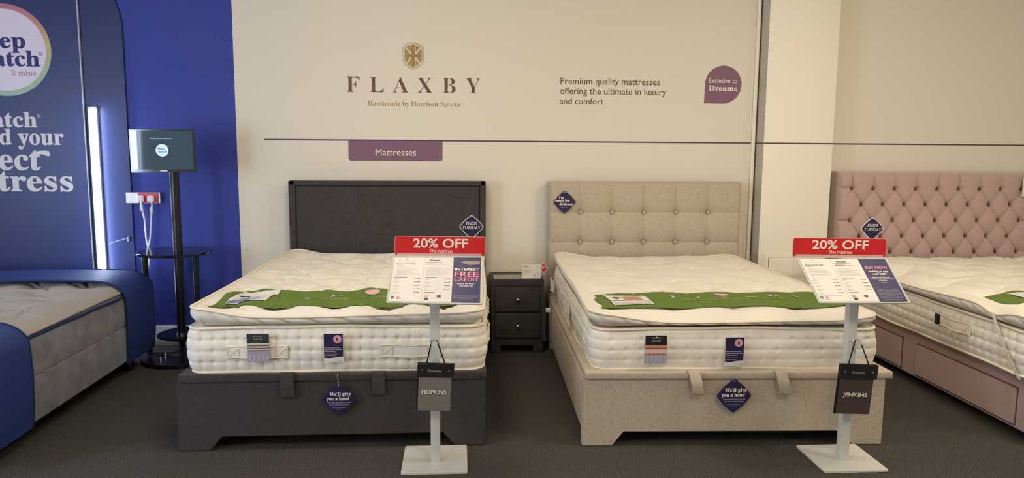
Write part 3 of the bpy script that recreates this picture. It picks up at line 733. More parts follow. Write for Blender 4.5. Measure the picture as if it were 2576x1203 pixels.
# swing cards on the mattress fronts
def mattress_card(F, x, z, w_, h, label, loc, style, title):
    t = thing('swing_card', loc, label, 'tag')
    cv = lambda u, v: .010*((u-x)/w_-.5)**2*4*.3
    F.rect('card', x, z, x+w_, z+h, PAPER2 if style == 'care' else GREYP, t, .024, .0012)
    L_ = .0245
    if style == 'care':
        pts = [(x+.003, z+.020), (x+w_*.3, z+.017), (x+w_*.6, z+.024), (x+w_-.003, z+.026), (x+w_-.003, z+h-.002), (x+.003, z+h-.002)]
        F.poly('print_panel', pts, PURPLE, t, L_)
        cx_, cz_ = x+w_*.70, z+h*.80; F.disc('print_seal', cx_, cz_, w_*.21, PINKINK, t, L_+.0006, n=24); F.disc('print_seal', cx_, cz_, w_*.145, PINKPALE, t, L_+.0012, n=24)
        F.text('8', cx_, cz_-h*.055, h*.11, BLACK, t, 'serifheavy', None, 'c', L_+.002)
        for i, (s_, wd) in enumerate((('We recommend you', .76), ('replace your mattress', .84), ('every 8 years', .56))):
            F.text(s_, x+w_*.07, z+h*(.485-.065*i), h*.035, CREAMINK, t, 'sansm', w_*wd, 'l', L_+.001)
        for i, (s_, wd) in enumerate((('For comfort, support', .62), ('and sleep quality', .52))):
            F.text(s_, x+w_*.07, z+h*(.265-.055*i), h*.030, PINKPALE, t, 'sans', w_*wd, 'l', L_+.001)
        F.text('Dreams', x+w_*.70, z+h*.045, h*.03, BLACK, t, 'serif', w_*.24, 'l', L_+.001)
    else:
        F.rect('print_panel', x, z+h*.66, x+w_, z+h, DKGREY if style == 'grey' else BLACK, t, L_)
        F.text('F L A X B Y', x+w_/2, z+h*.89, h*.045, LTINK, t, 'serif', w_*.42, 'c', L_+.001)
        F.text(title, x+w_/2, z+h*.79, h*.045, LTINK, t, 'serif', w_*.40, 'c', L_+.001)
        if style == 'grey': bands = [(.66,.62,CREAMINK),(.62,.56,BROWNP),(.56,.50,GREYP),(.50,.46,BROWNP),(.46,.42,LTINK),(.42,.38,BROWN),(.38,.345,GREYP),(.345,.335,DKINK),(.335,.0,LILAC)]
        else: bands = [(.66,.56,TERRA),(.56,.50,BROWNP),(.50,.36,PINKPALE),(.36,.32,TERRA),(.32,.29,BROWN),(.29,.0,LILAC)]
        for a, b, m in bands: F.rect('print_band', x, z+h*b, x+w_, z+h*a, m, t, L_)
        F.multi('print_band', [(x+w_*(.06+.2*i), z+h*.05, x+w_*(.17+.2*i), z+h*.27) for i in range(5)], GREYP, t, L_+.0006)
        if style != 'grey': F.disc('eyelet', x+w_/2, z+h*.96, .003, CREAMINK, t, L_+.0015, n=12)
    return t
mattress_card(MF, -1.010, .450, .104, .138, 'striped layer-sample card hanging over the left handle of the charcoal bed mattress', (-.96, 3.59, .45), 'grey', 'Masters Guild')
mattress_card(MF, -.652, .446, .096, .140, 'dark purple care card with a pink seal on the charcoal bed mattress', (-.60, 3.59, .446), 'care', '')
diamond_tag('swing_tag', (-.585, 3.578, .258), .083, 'dark purple diamond tag hanging on the charcoal bed foot panel', 'diamond tags on the foot panels', *HAND, string=[(-.588, 3.584, .36), (-.590, 3.588, .384)])

# ---------------------------------------------------------------- charcoal nightstand
t = thing('nightstand', (.41, 5.40, 0), 'charcoal linen two-drawer nightstand between the charcoal and beige beds', 'nightstand')
nx0, nx1, ny0, ny1, nz = .223, .596, 5.25, 5.56, .538
bm = bmesh.new()
add_box(bm, (nx0, ny0, .07), (nx0+.022, ny1, nz-.005), .006); add_box(bm, (nx1-.022, ny0, .07), (nx1, ny1, nz-.005), .006)
add_box(bm, (nx0, ny0+.002, .055), (nx1, ny1, .105), .006); add_box(bm, (nx0+.01, ny1-.02, .07), (nx1-.01, ny1, nz-.01), .003); add_box(bm, (nx0+.02, ny0+.02, .1), (nx1-.02, ny1-.02, .48), 0)
bm_obj('carcass', bm, DARK, t)
bm = bmesh.new()
for a, b in (((nx0-.002, ny0-.004, nz-.052), (nx1+.002, ny0+.024, nz)), ((nx0-.002, ny1-.022, nz-.045), (nx1+.002, ny1, nz)), ((nx0-.002, ny0, nz-.045), (nx0+.022, ny1, nz)), ((nx1-.022, ny0, nz-.045), (nx1+.002, ny1, nz))): add_box(bm, a, b, .007, 3)
bm_obj('top_rail', bm, DARK, t)
box('glass_top', (nx0+.02, ny0+.022, nz-.02), (nx1-.02, ny1-.02, nz-.004), GLASSTOP, t, .002)
for z0_, z1_ in ((.302, .484), (.112, .294)):
    d = box('drawer', (nx0+.022, ny0-.010, z0_), (nx1-.022, ny0+.012, z1_), DARK, t, .008, 3)
    lathe('knob', (.411, ny0-.010, (z0_+z1_)/2), [(.004, 0), (.004, .008), (.011, .014), (.012, .019), (.008, .024), (.003, .026)], CHROME, d, 24, 'y')
for x in (nx0, nx1-.068):
    for y in (ny0+.002, ny1-.07): box('leg', (x, y, .002), (x+.068, y+.065, .07), DARK, t, .008)
t = thing('price_card', (.505, 5.262, .54), 'white price card with a red discount sticker on the charcoal nightstand', 'sign')
CF = Face((.441, 5.285, .5405), (1, .02, 0), (0, .12, 1))
CF.rect('card', 0, 0, .139, .096, PAPER, t, 0, .001)
CF.text('Kimberley', .008, .080, .006, DKINK, t, 'sansb', .042); CF.text('£179', .108, .080, .006, DKINK, t, 'sansm', .022)
CF.multi('print_lines', [(.008, .058-.006*i, .008+.05-.01*(i == 3), .0595-.006*i) for i in range(4)]+[(.086, .034, .12, .0355)], LTINK, t)
CF.rect('print_line', .088, .006, .092, .030, DKINK, t)
CF.rect('foot', .0, -.002, .139, .0, PAPER, t, .02, .02)
CF.poly('sticker', rounded([(.157,.033),(.192,.070),(.157,.107),(.122,.070)], .006), PAPER, t, -.0012, .001)
CF.poly('sticker', rounded([(.157,.038),(.187,.070),(.157,.102),(.127,.070)], .006), RED, t, -.0008)
CF.text('25', .139, .065, .018, PAPER, t, 'sansb', .026, lift=.0016); CF.text('%', .167, .070, .009, PAPER, t, 'sansb', .011, lift=.0016)

# ---------------------------------------------------------------- beige ottoman bed
t = thing('ottoman_bed', (1.36, 4.5, 0), 'beige linen ottoman bed with square-buttoned headboard between nightstand and column', 'bed')
qB = [(.604, 3.565), (2.118, 3.505), (2.14, 5.38), (.650, 5.42)]
bed_front('foot_panel', qB, 0, .345, .082, .155, .05, BEIGE, t)
qbox('side_rail', [(.606, 3.585), (.646, 3.583), (.690, 5.42), (.650, 5.42)], .082, .345, BEIGE, t)
qbox('side_rail', [(2.076, 3.527), (2.116, 3.526), (2.138, 5.38), (2.098, 5.38)], .082, .345, BEIGE, t)
for x, y in ((.654, 5.33), (2.075, 5.29)): box('leg', (x, y, .002), (x+.06, y+.08, .083), BEIGE, t, .004)
box('storage_floor', (.70, 3.64, .09), (2.06, 5.33, .105), BLACK, t, .002)
qbox('lid', [(.614, 3.552), (2.145, 3.492), (2.155, 5.38), (.652, 5.42)], .348, .384, BEIGE, t, .006, 3)
strap(t, BEIGE, 1.118, 3.527, .388, .056, .105, .034, .018); strap(t, BEIGE, 1.548, 3.510, .388, .056, .105, .034, .018)
bx = [.885, 1.120, 1.357, 1.597, 1.837]; bz = [.996, .774]
def beige_fn(X, Z):
    D = .026*np.ones_like(X); lx = [.647]+bx+[2.08]
    for x in bx: D -= .010*np.exp(-(np.abs(X-x-.006*np.sin((Z-.5)*7)*(Z > 1.0))/.009)); D -= .008*np.exp(-((X-x)/.05)**2)
    for z in bz: D -= .007*np.exp(-(np.abs(Z-z)/.008)); D -= .008*np.exp(-((Z-z)/.05)**2)
    for x in bx:
        for z in bz: r = np.hypot(X-x, Z-z); D -= .030*np.exp(-r/.032)
    return D
hb = hb_surface('headboard', .647, 2.082, .04, 1.217, 5.462, beige_fn, BEIGE, t, .0065, .08, .012)
for x in bx:
    for z in bz: lathe('button', (x, 5.464, z), [(.013, 0), (.0125, .004), (.009, .0075), (.004, .009)], BEIGE, hb, 20, 'y')
QB = [(.672, 3.600), (2.085, 3.560), (2.06, 5.34), (.70, 5.36)]
mtB, pdB = mattress('mattress', (1.36, 4.5, .385), 'cream mattress with faint tufting and no front handles on the beige bed', QB, .386, .588, CREAM2, 3, .074, .0055, .028, .07, crease=.9, zoff=lambda a, b: .006*np.sin(a*3)+.03*b)
ML = Face((.648, 5.4, 0), (-.012, -1, 0), (0, 0, 1))
for y0 in (.18, .95): handle(ML, y0, .48, .16, .075, mtB)
QTB = [(.655, 3.590), (2.092, 3.550), (1.97, 5.33), (.690, 5.34)]
seamB = lambda a, b: .628+.042*np.exp(-(a/.16)**2)+.022*np.exp(-((1-a)/.10)**2)-.004*np.sin(a*6)+.045*b
topB, tpB = topper('mattress_topper', (1.35, 4.5, .59), 'smooth cream topper under the green runner on the beige bed', QTB, lambda a, b: .598+.032*b+.006*np.sin(a*3), seamB, lambda a, b: .690+.018*b, CREAM, CREAM2,
    lambda pd: quilt(pd, .30, .22, .012, .05, 4, .007, 11, 1.2), .09, wrinkle=.008, edgew=.05)
tR2, SR2 = drape('felt_runner', tpB, lambda x: 3.655+.010*np.sin(x*9+.6)-.012*np.sin(x*4), lambda x: 3.945-.02*np.sin(x*12+.4), (lambda v: .705+.02*v-(.010 if v > .6 else 0)+.012*math.sin(v*9), lambda v: 2.03), FELT, .003,
    'green felt runner with a pink printed leaflet across the beige bed topper', 'bed runner', lift=.005, wave=lambda X, Y: .011*np.sin(X*11+2.2)*np.clip((Y-3.75)/.15, 0, 1)+.006*np.sin(X*13+1)*np.clip((3.75-Y)/.1, 0, 1))
for ch, x in (('F', 1.095), ('L', 1.235), ('A', 1.36), ('X', 1.50), ('B', 1.62), ('Y', 1.75)):
    DUM.text(ch, x, 3.80, .040, LTINK, tR2, 'serifthin', .062, surf=SR2)
DUM.text('Handmade by Harrison Spinks', 1.16, 3.765, .020, MATS['pale_gold_ink'], tR2, 'serifthin', .54, surf=SR2)
shield_patch(tR2, SR2, 1.40, 3.885, .075)
CL = [(.778, 3.690), (.985, 3.695), (.965, 3.860), (.760, 3.900)]
l2 = leaflet('leaflet', SR2, CL, 'white leaflet with a pink picture lying on the runner of the beige bed', [('print_block', .38, .38, .82, .74, TERRA), ('print_block', .02, .28, .98, .32, GREYINK), ('print_block', .5, .84, .92, .88, LTINK), ('print_block', .04, .04, .96, .16, LTINK)], (.87, 3.78, .70))
c4 = [tuple(bil(CL, u, v)) for u, v in ((.10, .60), (.21, .46), (.33, .60), (.21, .74))]; flat_patch('print_block', SR2, c4, mat('plum_print', (110, 80, 96), .6), l2, .0062, 10)
MB_ = Face((0, 3.592, 0), (1, -.028, 0), (0, 0, 1))
mattress_card(MB_, .906, .430, .106, .138, 'black and pink layer-sample card on the front of the beige bed mattress', (.95, 3.55, .43), 'terra', 'Masters Guild')
mattress_card(MB_, 1.300, .415, .098, .144, 'dark purple care card with a pink seal on the beige bed mattress', (1.35, 3.54, .415), 'care', '')
diamond_tag('swing_tag', (1.345, 3.503, .270), .089, 'dark purple diamond tag standing out on the beige bed foot panel', 'diamond tags on the foot panels', *HAND)
RDY = ([("I’m", -.50, .30, .21, .40, 'serifheavy'), ('ready for', -.84, .03, .21, 1.30, 'serifheavy'), ('delivery', -.46, -.28, .21, 1.22, 'serifheavy')], [('Subject to availability', -.05, -.48, .05, .60)])
diamond_tag('swing_tag', (.760, 5.428, 1.072), .083, 'dark purple diamond tag pinned to the top left of the beige headboard', None, *RDY)
t = thing('care_label', (.63, 5.0, .36), 'small white label sticking out of the left side of the beige bed', 'tag')
box('label', (.600, 5.13, .325), (.632, 5.15, .352), WHITEP, t, .001)

# ---------------------------------------------------------------- column hatch, glass nightstand
t = thing('access_hatch', (2.39, CY, .45), 'small white access hatch with a round knob low on the column', 'hatch')
HF = Face((0, CY, 0), (1,0,0), (0,0,1))
HF.rect('frame', 2.272, .40, 2.512, .688, COLM, t, .006, .0055, .002)
d = HF.rect('door', 2.300, .428, 2.490, .663, COLM, t, .011, .010, .002)
HF.multi('door_gap', [(2.297, .425, 2.493, .428), (2.297, .663, 2.493, .666), (2.297, .425, 2.300, .666), (2.490, .425, 2.493, .666)], mat('gap_brown', (96, 84, 64), .9), t, .0065)
lathe('knob', (2.330, CY-.011, .572), [(.004, 0), (.004, .006), (.010, .010), (.010, .016), (.005, .019)], COLM, d, 20, 'y')
t = thing('nightstand', (2.50, 5.25, 0), 'pale glass-topped nightstand between the beige bed and the pink bed', 'nightstand')
box('carcass', (2.30, 5.09, .05), (2.69, 5.385, .516), mat('pale_taupe', (170, 160, 140), .4, .4), t, .004)
box('glass_top', (2.285, 5.075, .518), (2.705, 5.390, .533), PALEGLASS, t, .003)
for i in range(2):
    d = box('drawer', (2.315, 5.078, .08+.22*i), (2.675, 5.091, .285+.22*i), MATS['pale_taupe'], t, .003)
    lathe('knob', (2.495, 5.078, .18+.22*i), [(.004, 0), (.011, .014), (.010, .022), (.003, .025)], CHROME, d, 20, 'y')
for x in (2.305, 2.655):
    for y in (5.10, 5.34): box('leg', (x, y, .002), (x+.03, y+.03, .05), MATS['pale_taupe'], t, .002)

# ---------------------------------------------------------------- pink bed
t = thing('divan_bed', (3.6, 4.45, 0), 'dusty pink divan bed with deep buttoned headboard at the right edge', 'bed')
PXE = 2.85
box('base', (PXE, 3.42, .055), (4.32, 5.40, .352), PINK, t, .012, 3)
bm = bmesh.new()
for (y0, y1) in ((4.56, 5.34), (3.55, 4.40)): add_box(bm, (PXE-.010, y0, .088), (PXE+.01, y1, .268), .004, 2)
bm.free()
for (y0, y1) in ((4.56, 5.34), (3.55, 4.40)): box('drawer', (PXE-.013, y0, .078), (PXE+.01, y1, .268), PINK, t, .006, 3)
for (y0, y1) in ((4.56, 5.34), (3.55, 4.40)):
    bm = bmesh.new(); add_box(bm, (PXE-.003, y0-.006, .070), (PXE+.01, y1+.006, .275), 0); bm_obj('drawer_gap', bm, PINKD, t)
tube('piping', [(PXE-.002, y, .350) for y in np.linspace(3.44, 5.38, 12)], .004, PINK, t, 8)
for x in (2.95, 4.2):
    for y in (3.55, 5.25): lathe('castor', (x, y, .002), [(.022, 0), (.026, .004), (.026, .03), (.02, .053)], BLACKM, t, 20)
zr = [1.176, 1.057, .937, .818, .697, .577]; px0, px1, ptop = 2.812, 4.345, 1.300; pit = .1665
def pink_fn(X, Z):
    Hh = .040; rz = .1197
    a = (X-2.917)/pit; b = (1.176-Z)/(2*rz); s = a-b; u = a+b      # creases at integer s, u
    fs = np.abs(s-np.round(s)); fu = np.abs(u-np.round(u))
    D = Hh*np.minimum(np.sqrt(np.clip(np.sin(PI*fs), 0, 1))*.5+.5*np.sqrt(np.clip(np.sin(PI*fu), 0, 1)), 1)
    D -= .010*np.exp(-(fs/.02)) + .004*np.exp(-(fu/.03))
    # above the first row: vertical pleats; at the side: horizontal pleats
    fa = np.abs(a-np.round(a)); Dt = Hh*(.35+.65*np.clip(np.sin(PI*fa), 0, 1)**.35)-.008*np.exp(-fa/.03)
    kt = np.clip((Z-1.176)/.025, 0, 1); D = D*(1-kt)+Dt*kt*np.clip(1-(Z-1.25)/.05*.35, .6, 1)
    c = (1.176-Z)/(2*rz); fc = np.abs(c-np.round(c)); Dsd = Hh*(.35+.65*np.clip(np.sin(PI*fc), 0, 1)**.3)-.006*np.exp(-fc/.02)
    for inside in ((2.917-X)/.03, (X-4.245)/.03):
        k = np.clip(inside, 0, 1)*(Z < 1.19); D = D*(1-k)+Dsd*k
    for i, z in enumerate(zr):
        n = 9 if i % 2 == 0 else 8
        for q in range(n):
            x = 2.917+pit*q+(pit/2 if i % 2 else 0); r = np.hypot(X-x, Z-z); D -= .030*np.exp(-(r/.017)**1.3)
    return D
hb = hb_surface('headboard', px0, px1, .10, ptop, 5.455, pink_fn, PINK, t, .0055, .10, .03)
for i, z in enumerate(zr):
    for q in range(9 if i % 2 == 0 else 8):
        lathe('button', (2.917+pit*q+(pit/2 if i % 2 else 0), 5.452, z), [(.011, 0), (.0105, .004), (.007, .007), (.003, .008)], PINKD, hb, 16, 'y')
QP = [(2.795, 3.40), (4.33, 3.40), (4.30, 5.37), (2.815, 5.37)]
mtP, pdP = mattress('mattress', (3.55, 4.4, .355), 'cream side-stitched mattress with a handle on the pink divan bed', QP, .362, .585, CREAM2, 3, .062, .009, .026, .07, wob=.006, crease=1.3)
MP = Face((2.752, 5.37, 0), (.01, -1, 0), (0, 0, 1))
handle(MP, 1.290, .475, .255, .058, mtP)
MP.rect('brand_label', 1.245, .470, 1.292, .532, BLACK, mtP, .004, .002)
QTP = [(2.785, 3.38), (4.33, 3.38), (4.31, 5.36), (2.79, 5.36)]
seamP = lambda a, b: .660-.035*np.exp(-((b-.14)/.05)**2)*np.exp(-(a/.1)**2)-.02*b+.010*np.sin(b*9)
topP, tpP = topper('mattress_topper', (3.5, 4.4, .60), 'puffy cream topper held by a white strap on the pink divan bed', QTP, .592, seamP, lambda a, b: .725+.010*np.sin(b*10+a*3), CREAM, CREAM2,
    lambda pd: quilt(pd, .34, .20, .040, .08, 4, .014, 5, .6), .06, wrinkle=.006, edgew=.06)
t = thing('topper_strap', (2.78, 3.6, .4), 'white elastic strap running down the pink bed mattress side', 'strap')
G1 = []; G2 = []
for k in range(14):
    v = k/13; y = 3.665-.225*v; z = .640-.285*v; x = 2.762-.012*math.sin(PI*v); G1.append([(x, y-.011, z), (x, y+.011, z)]); G2.append([(x+.002, y-.011, z), (x+.002, y+.011, z)])
link('strap', slab_mesh(np.array(G1), np.array(G2)), mat('white_elastic', (222, 216, 204), .8), t, 40)
tR3, SR3 = drape('felt_runner', tpP, lambda x: 3.615-.02*np.sin((x-2.8)*3), lambda x: 3.86+.0*x, (lambda v: 2.855-.03*math.sin(v*PI), lambda v: 4.2), FELT, .003,
    'green felt runner end on the pink bed topper at the right edge', 'bed runner', lift=.006)
leaflet('leaflet', SR3, [(2.93, 3.665), (3.13, 3.655), (3.13, 3.80), (2.93, 3.80)], 'white leaflet at the right edge on the runner of the pink bed', [('print_block', .35, .3, .8, .6, GREYINK)], (3.0, 3.73, .73))
t = thing('price_card', (4.27, 5.40, 1.12), 'white price card pinned on the pink headboard at the right edge', 'sign')
KF = Face((4.218, 5.398, 1.123), (1,0,0), (0,0,1))
KF.rect('card', 0, 0, .105, .140, PAPER, t, 0, .001); KF.text('Victoria', .010, .122, .007, DKINK, t, 'sansb', .04)
KF.multi('print_lines', [(.010, .108-.006*i, .06, .1095-.006*i) for i in range(3)]+[(.010, .096, .095, .0966)], GREYINK, t)

# ---------------------------------------------------------------- left bed with navy bands
LX1, LX0, LY0, LY1 = -2.115, -3.50, 3.30, 5.19
t = thing('divan', (-2.8, 4.27, 0), 'taupe velvet divan base under the left bed with navy bands', 'bed base')
box('base', (LX0, LY0, .10), (LX1+.012, LY1, .325), VELVET, t, .012, 3)
box('corner_block', (LX1-.03, 4.14, .075), (LX1+.008, 4.19, .115), BLACKM, t, .003)
box('plinth', (LX0+.1, LY0+.1, .003), (LX1-.09, LY1-.04, .10), BLACKM, t, .004)
for x in (LX0+.15, LX1-.045):
    for y in (LY0+.12, LY1-.22): lathe('castor', (x, y, .002), [(.024, 0), (.028, .004), (.028, .05), (.02, .098)], BLACKM, t, 20)
tM, pL = mattress('mattress', (-2.8, 4.27, .327), 'taupe velvet-sided mattress with grey quilted top between navy bands', [(LX0, LY0), (LX1, LY0), (LX1, LY1), (LX0, LY1)], .328, .527, VELVET, 1, .5, .003, .014, .05, pipem=NAVYPIPE)
def ztopL(a, b): return .600+0*a
tTL, pTL = topper('mattress_topper', (-2.8, 4.27, .535), 'grey quilted knit topper between the navy bands on the left bed', [(LX0+.005, LY0+.005), (LX1-.005, LY0+.005), (LX1-.005, LY1-.005), (LX0+.005, LY1-.005)], lambda a, b: .529+0*a, lambda a, b: .545+0*a, ztopL, GREYTOP, GREYTOP,
    lambda pd: quilt(pd, .30, .20, .034, .05, 6, .020, 21, .6, .12), .05, wrinkle=.001, edgew=.045, over=-.012, pipem=GREYTOP)
def band_cover(label, y0, y1, closed, bot=.085):
    t = thing('band_cover', ((LX0+LX1)/2, (y0+y1)/2, .3), label, 'bed cover', 'navy bands round the left bed')
    o = .022; prof = []
    xr, xl, zt = LX1+.028, LX0-.028, .622; r_ = .22; rz_ = .12
    pr = [(xr-.012, bot), (xr, .20), (xr+.006, .35), (xr+.002, zt-rz_-.03)]+[(xr-r_+r_*math.cos(a)**.8, zt-rz_+rz_*math.sin(a)) for a in np.linspace(0, PI/2, 12)[:-1]]+[(xr-r_, zt)]
    pl = [(xl+xr-x, z) for x, z in pr][::-1]; P = pr+[(xr-r_-.2*i, zt+.006*math.sin(i)) for i in (1, 2, 3, 4)]+pl
    ys = np.linspace(y0, y1, 18); top = []; bt = []
    for y in ys:
        top.append([(x, y, z+.0) for x, z in P]); c_ = ((xl+xr)/2, .3)
        bt.append([(x+(.006 if x < c_[0] else -.006)*(1 if z < zt-.02 else 0), y, z-(.006 if z > zt-.06 else 0)) for x, z in P])
    link('cover', slab_mesh(np.array(top)[:, ::-1], np.array(bt)[:, ::-1]), NEOP, t, 60)
    for y in (y0, y1):
        bm = bmesh.new(); tube_bm(bm, [(x, y, z) for x, z in P], .005, 6); bm_obj('edge_binding', bm, NAVYPIPE, t)
    return t
band_cover('navy blue stretch band around the head end of the left bed', 4.80, 5.222, False)
band_cover('navy blue stretch band around the foot end of the left bed', 3.27, 3.73, True)

# ---------------------------------------------------------------- price stands
def stand(base, pole, tray, label, books):
    x0, x1, y0, y1 = base; px, py, ps = pole
    t = thing('sign_stand', ((x0+x1)/2, (y0+y1)/2, 0), label, 'sign stand', 'pale metal price stands')
    Face((0,0,0), (1,0,0), (0,1,0)).poly('base_plate', rounded([(x0,y0),(x1,y0),(x1,y1),(x0,y1)], .012), METAL, t, .010, .008)
    box('pole', (px-ps/2, py-ps/2, .009), (px+ps/2, py+ps/2, .86), METAL, t, .002)
    Q = [Vector(q) for q in tray]    # front-left, front-right, back-right, back-left (bottom edge in front)
    R = Q[1]-Q[0]; Upv = Q[3]-Q[0]; F = Face(Q[0], R, Upv); w_, h_ = R.length, Upv.length
    T = lambda u, v: Q[0]*(1-u)*(1-v)+Q[1]*u*(1-v)+Q[2]*u*v+Q[3]*(1-u)*v
    def qpatch(name, u0, v0, u1, v1, m, parent, l, th=0):
        bm = bmesh.new(); cs = [T(u0,v0), T(u1,v0), T(u1,v1), T(u0,v1)]; n = F.n
        a = [bm.verts.new(c+n*l) for c in cs]; bm.faces.new(a)
        if th:
            b = [bm.verts.new(c+n*(l-th)) for c in cs]; bm.faces.new(b[::-1])
            for i in range(4): bm.faces.new([a[i], b[i], b[(i+1)%4], a[(i+1)%4]])
        return bm_obj(name, bm, m, parent, 30)
    qpatch('sign_holder', 0, 0, 1, 1, METAL, t, 0, .006)
    bm = bmesh.new()
    for p, q in ((T(0,0), T(1,0)), (T(0,0), T(0,1)), (T(1,0), T(1,1))): tube_bm(bm, [p+F.n*.001, q+F.n*.001], .0035, 8)
    bm_obj('holder_rim', bm, METAL, t)
    m_ = (T(.5,.5)-F.n*.006); tube('bracket', [(px, py, .845), (m_.x, m_.y, m_.z)], .016, METAL, t)
    tube('peg', [(px, py-ps/2, .597), (px, py-ps/2-.052, .597)], .006, METAL, t); lathe('peg_cap', (px, py-ps/2-.05, .597), [(.0145, 0), (.015, .003), (.0145, .008)], METAL, t, 24, 'y')
    return t, F, T, qpatch, w_, h_
def sheet(T, F, qpatch, u0, u1, label, cat, m, loc):
    t = thing('price_sheet' if cat == 'price sheet' else 'poster', loc, label, cat); qpatch('sheet', u0, .025, u1, .985, m, t, .0022, .001); return t
def tmap(T, F, l): return lambda u, v: T(u, v)+F.n*l
def sheet_print(t, T, F, u0, u1, head, title, kind, prices):
    S3 = tmap(T, F, .0030); W_ = u1-u0
    def tx(s, u, v, h, m, style='sans', width=None, al='l'): DUM.text(s, u0+W_*u, v, h, m, t, style, width and width*W_, al, surf=lambda a, b: S3(a, b))
    def bars(rs, m):
        bm = bmesh.new()
        for (a, b, c, d) in rs: bm.faces.new([bm.verts.new(S3(u0+W_*x, y)) for x, y in ((a,b),(c,b),(c,d),(a,d))])
        bm_obj('print_lines', bm, m, t, 30)
    if head == 'FLAXBY':
        tx('F L A X B Y', .42, .885, .028, PINKPALE, 'serif', .55, 'c'); bars([(.385, .93, .445, .965)], PINKPALE)
    else:
        tx('Dreams', .18, .905, .035, DKINK, 'serifheavy', .36); bars([(.05, .868, .62, .873)], DKINK)
    tx(title, .08, .825, .020, DKINK, 'sansb', .62 if head == 'FLAXBY' else .36); 
    tx('mattress' if head == 'FLAXBY' else 'bed frame', .08 if head == 'FLAXBY' else .47, .790 if head == 'FLAXBY' else .825, .015, GREYINK, 'sans', .25)
    R_ = random.Random(len(title)*7+len(head)); rs = []; v = .745
    for i in range(7):
        rs.append((.10, v, .10+R_.uniform(.45, .8), v+.005)); v -= .022 if i % 3 else .034
    bars(rs, LTINK)
    rs = []; v = .50
    for i, p in enumerate(prices):
        rs += [(.08, v, .30, v+.007), (.08, v-.018, .20, v-.013)]
        tx(p, .93, v, .016, DKINK, 'sansb', .20, 'r'); v -= .073
    bars(rs, LTINK)
    bars([(.08, .535, .48, .543)], DKINK)
    if head == 'FLAXBY':
        bars([(.06, .155, .80, .161)], GREYINK); bars([(.05, .085, .15, .13)], mat('green_print', (92, 128, 96), .6)); bars([(.22, .085, .32, .13)], PINKINK); bars([(.05, .068, .13, .073), (.20, .068, .38, .073)], GREYINK)
    else:
        bars([(.10, .215, .42, .222)], DKINK)
t1_, F1, T1, q1, w1, h1 = stand((-.268, .034, 3.278, 3.592), (-.114, 3.408, .043), [(-.313, 3.22, .811), (.093, 3.22, .801), (.104, 3.45, .972), (-.302, 3.45, .974)],
    'pale metal price stand before the charcoal bed with its hanging swatch', None)
t2_, F2, T2, q2, w2, h2 = stand((1.672, 1.978, 3.195, 3.502), (1.822, 3.33, .043), [(1.585, 3.17, .806), (1.998, 3.17, .803), (2.009, 3.40, .966), (1.578, 3.40, .969)],
    'pale metal price stand before the beige bed with its hanging swatch', None)
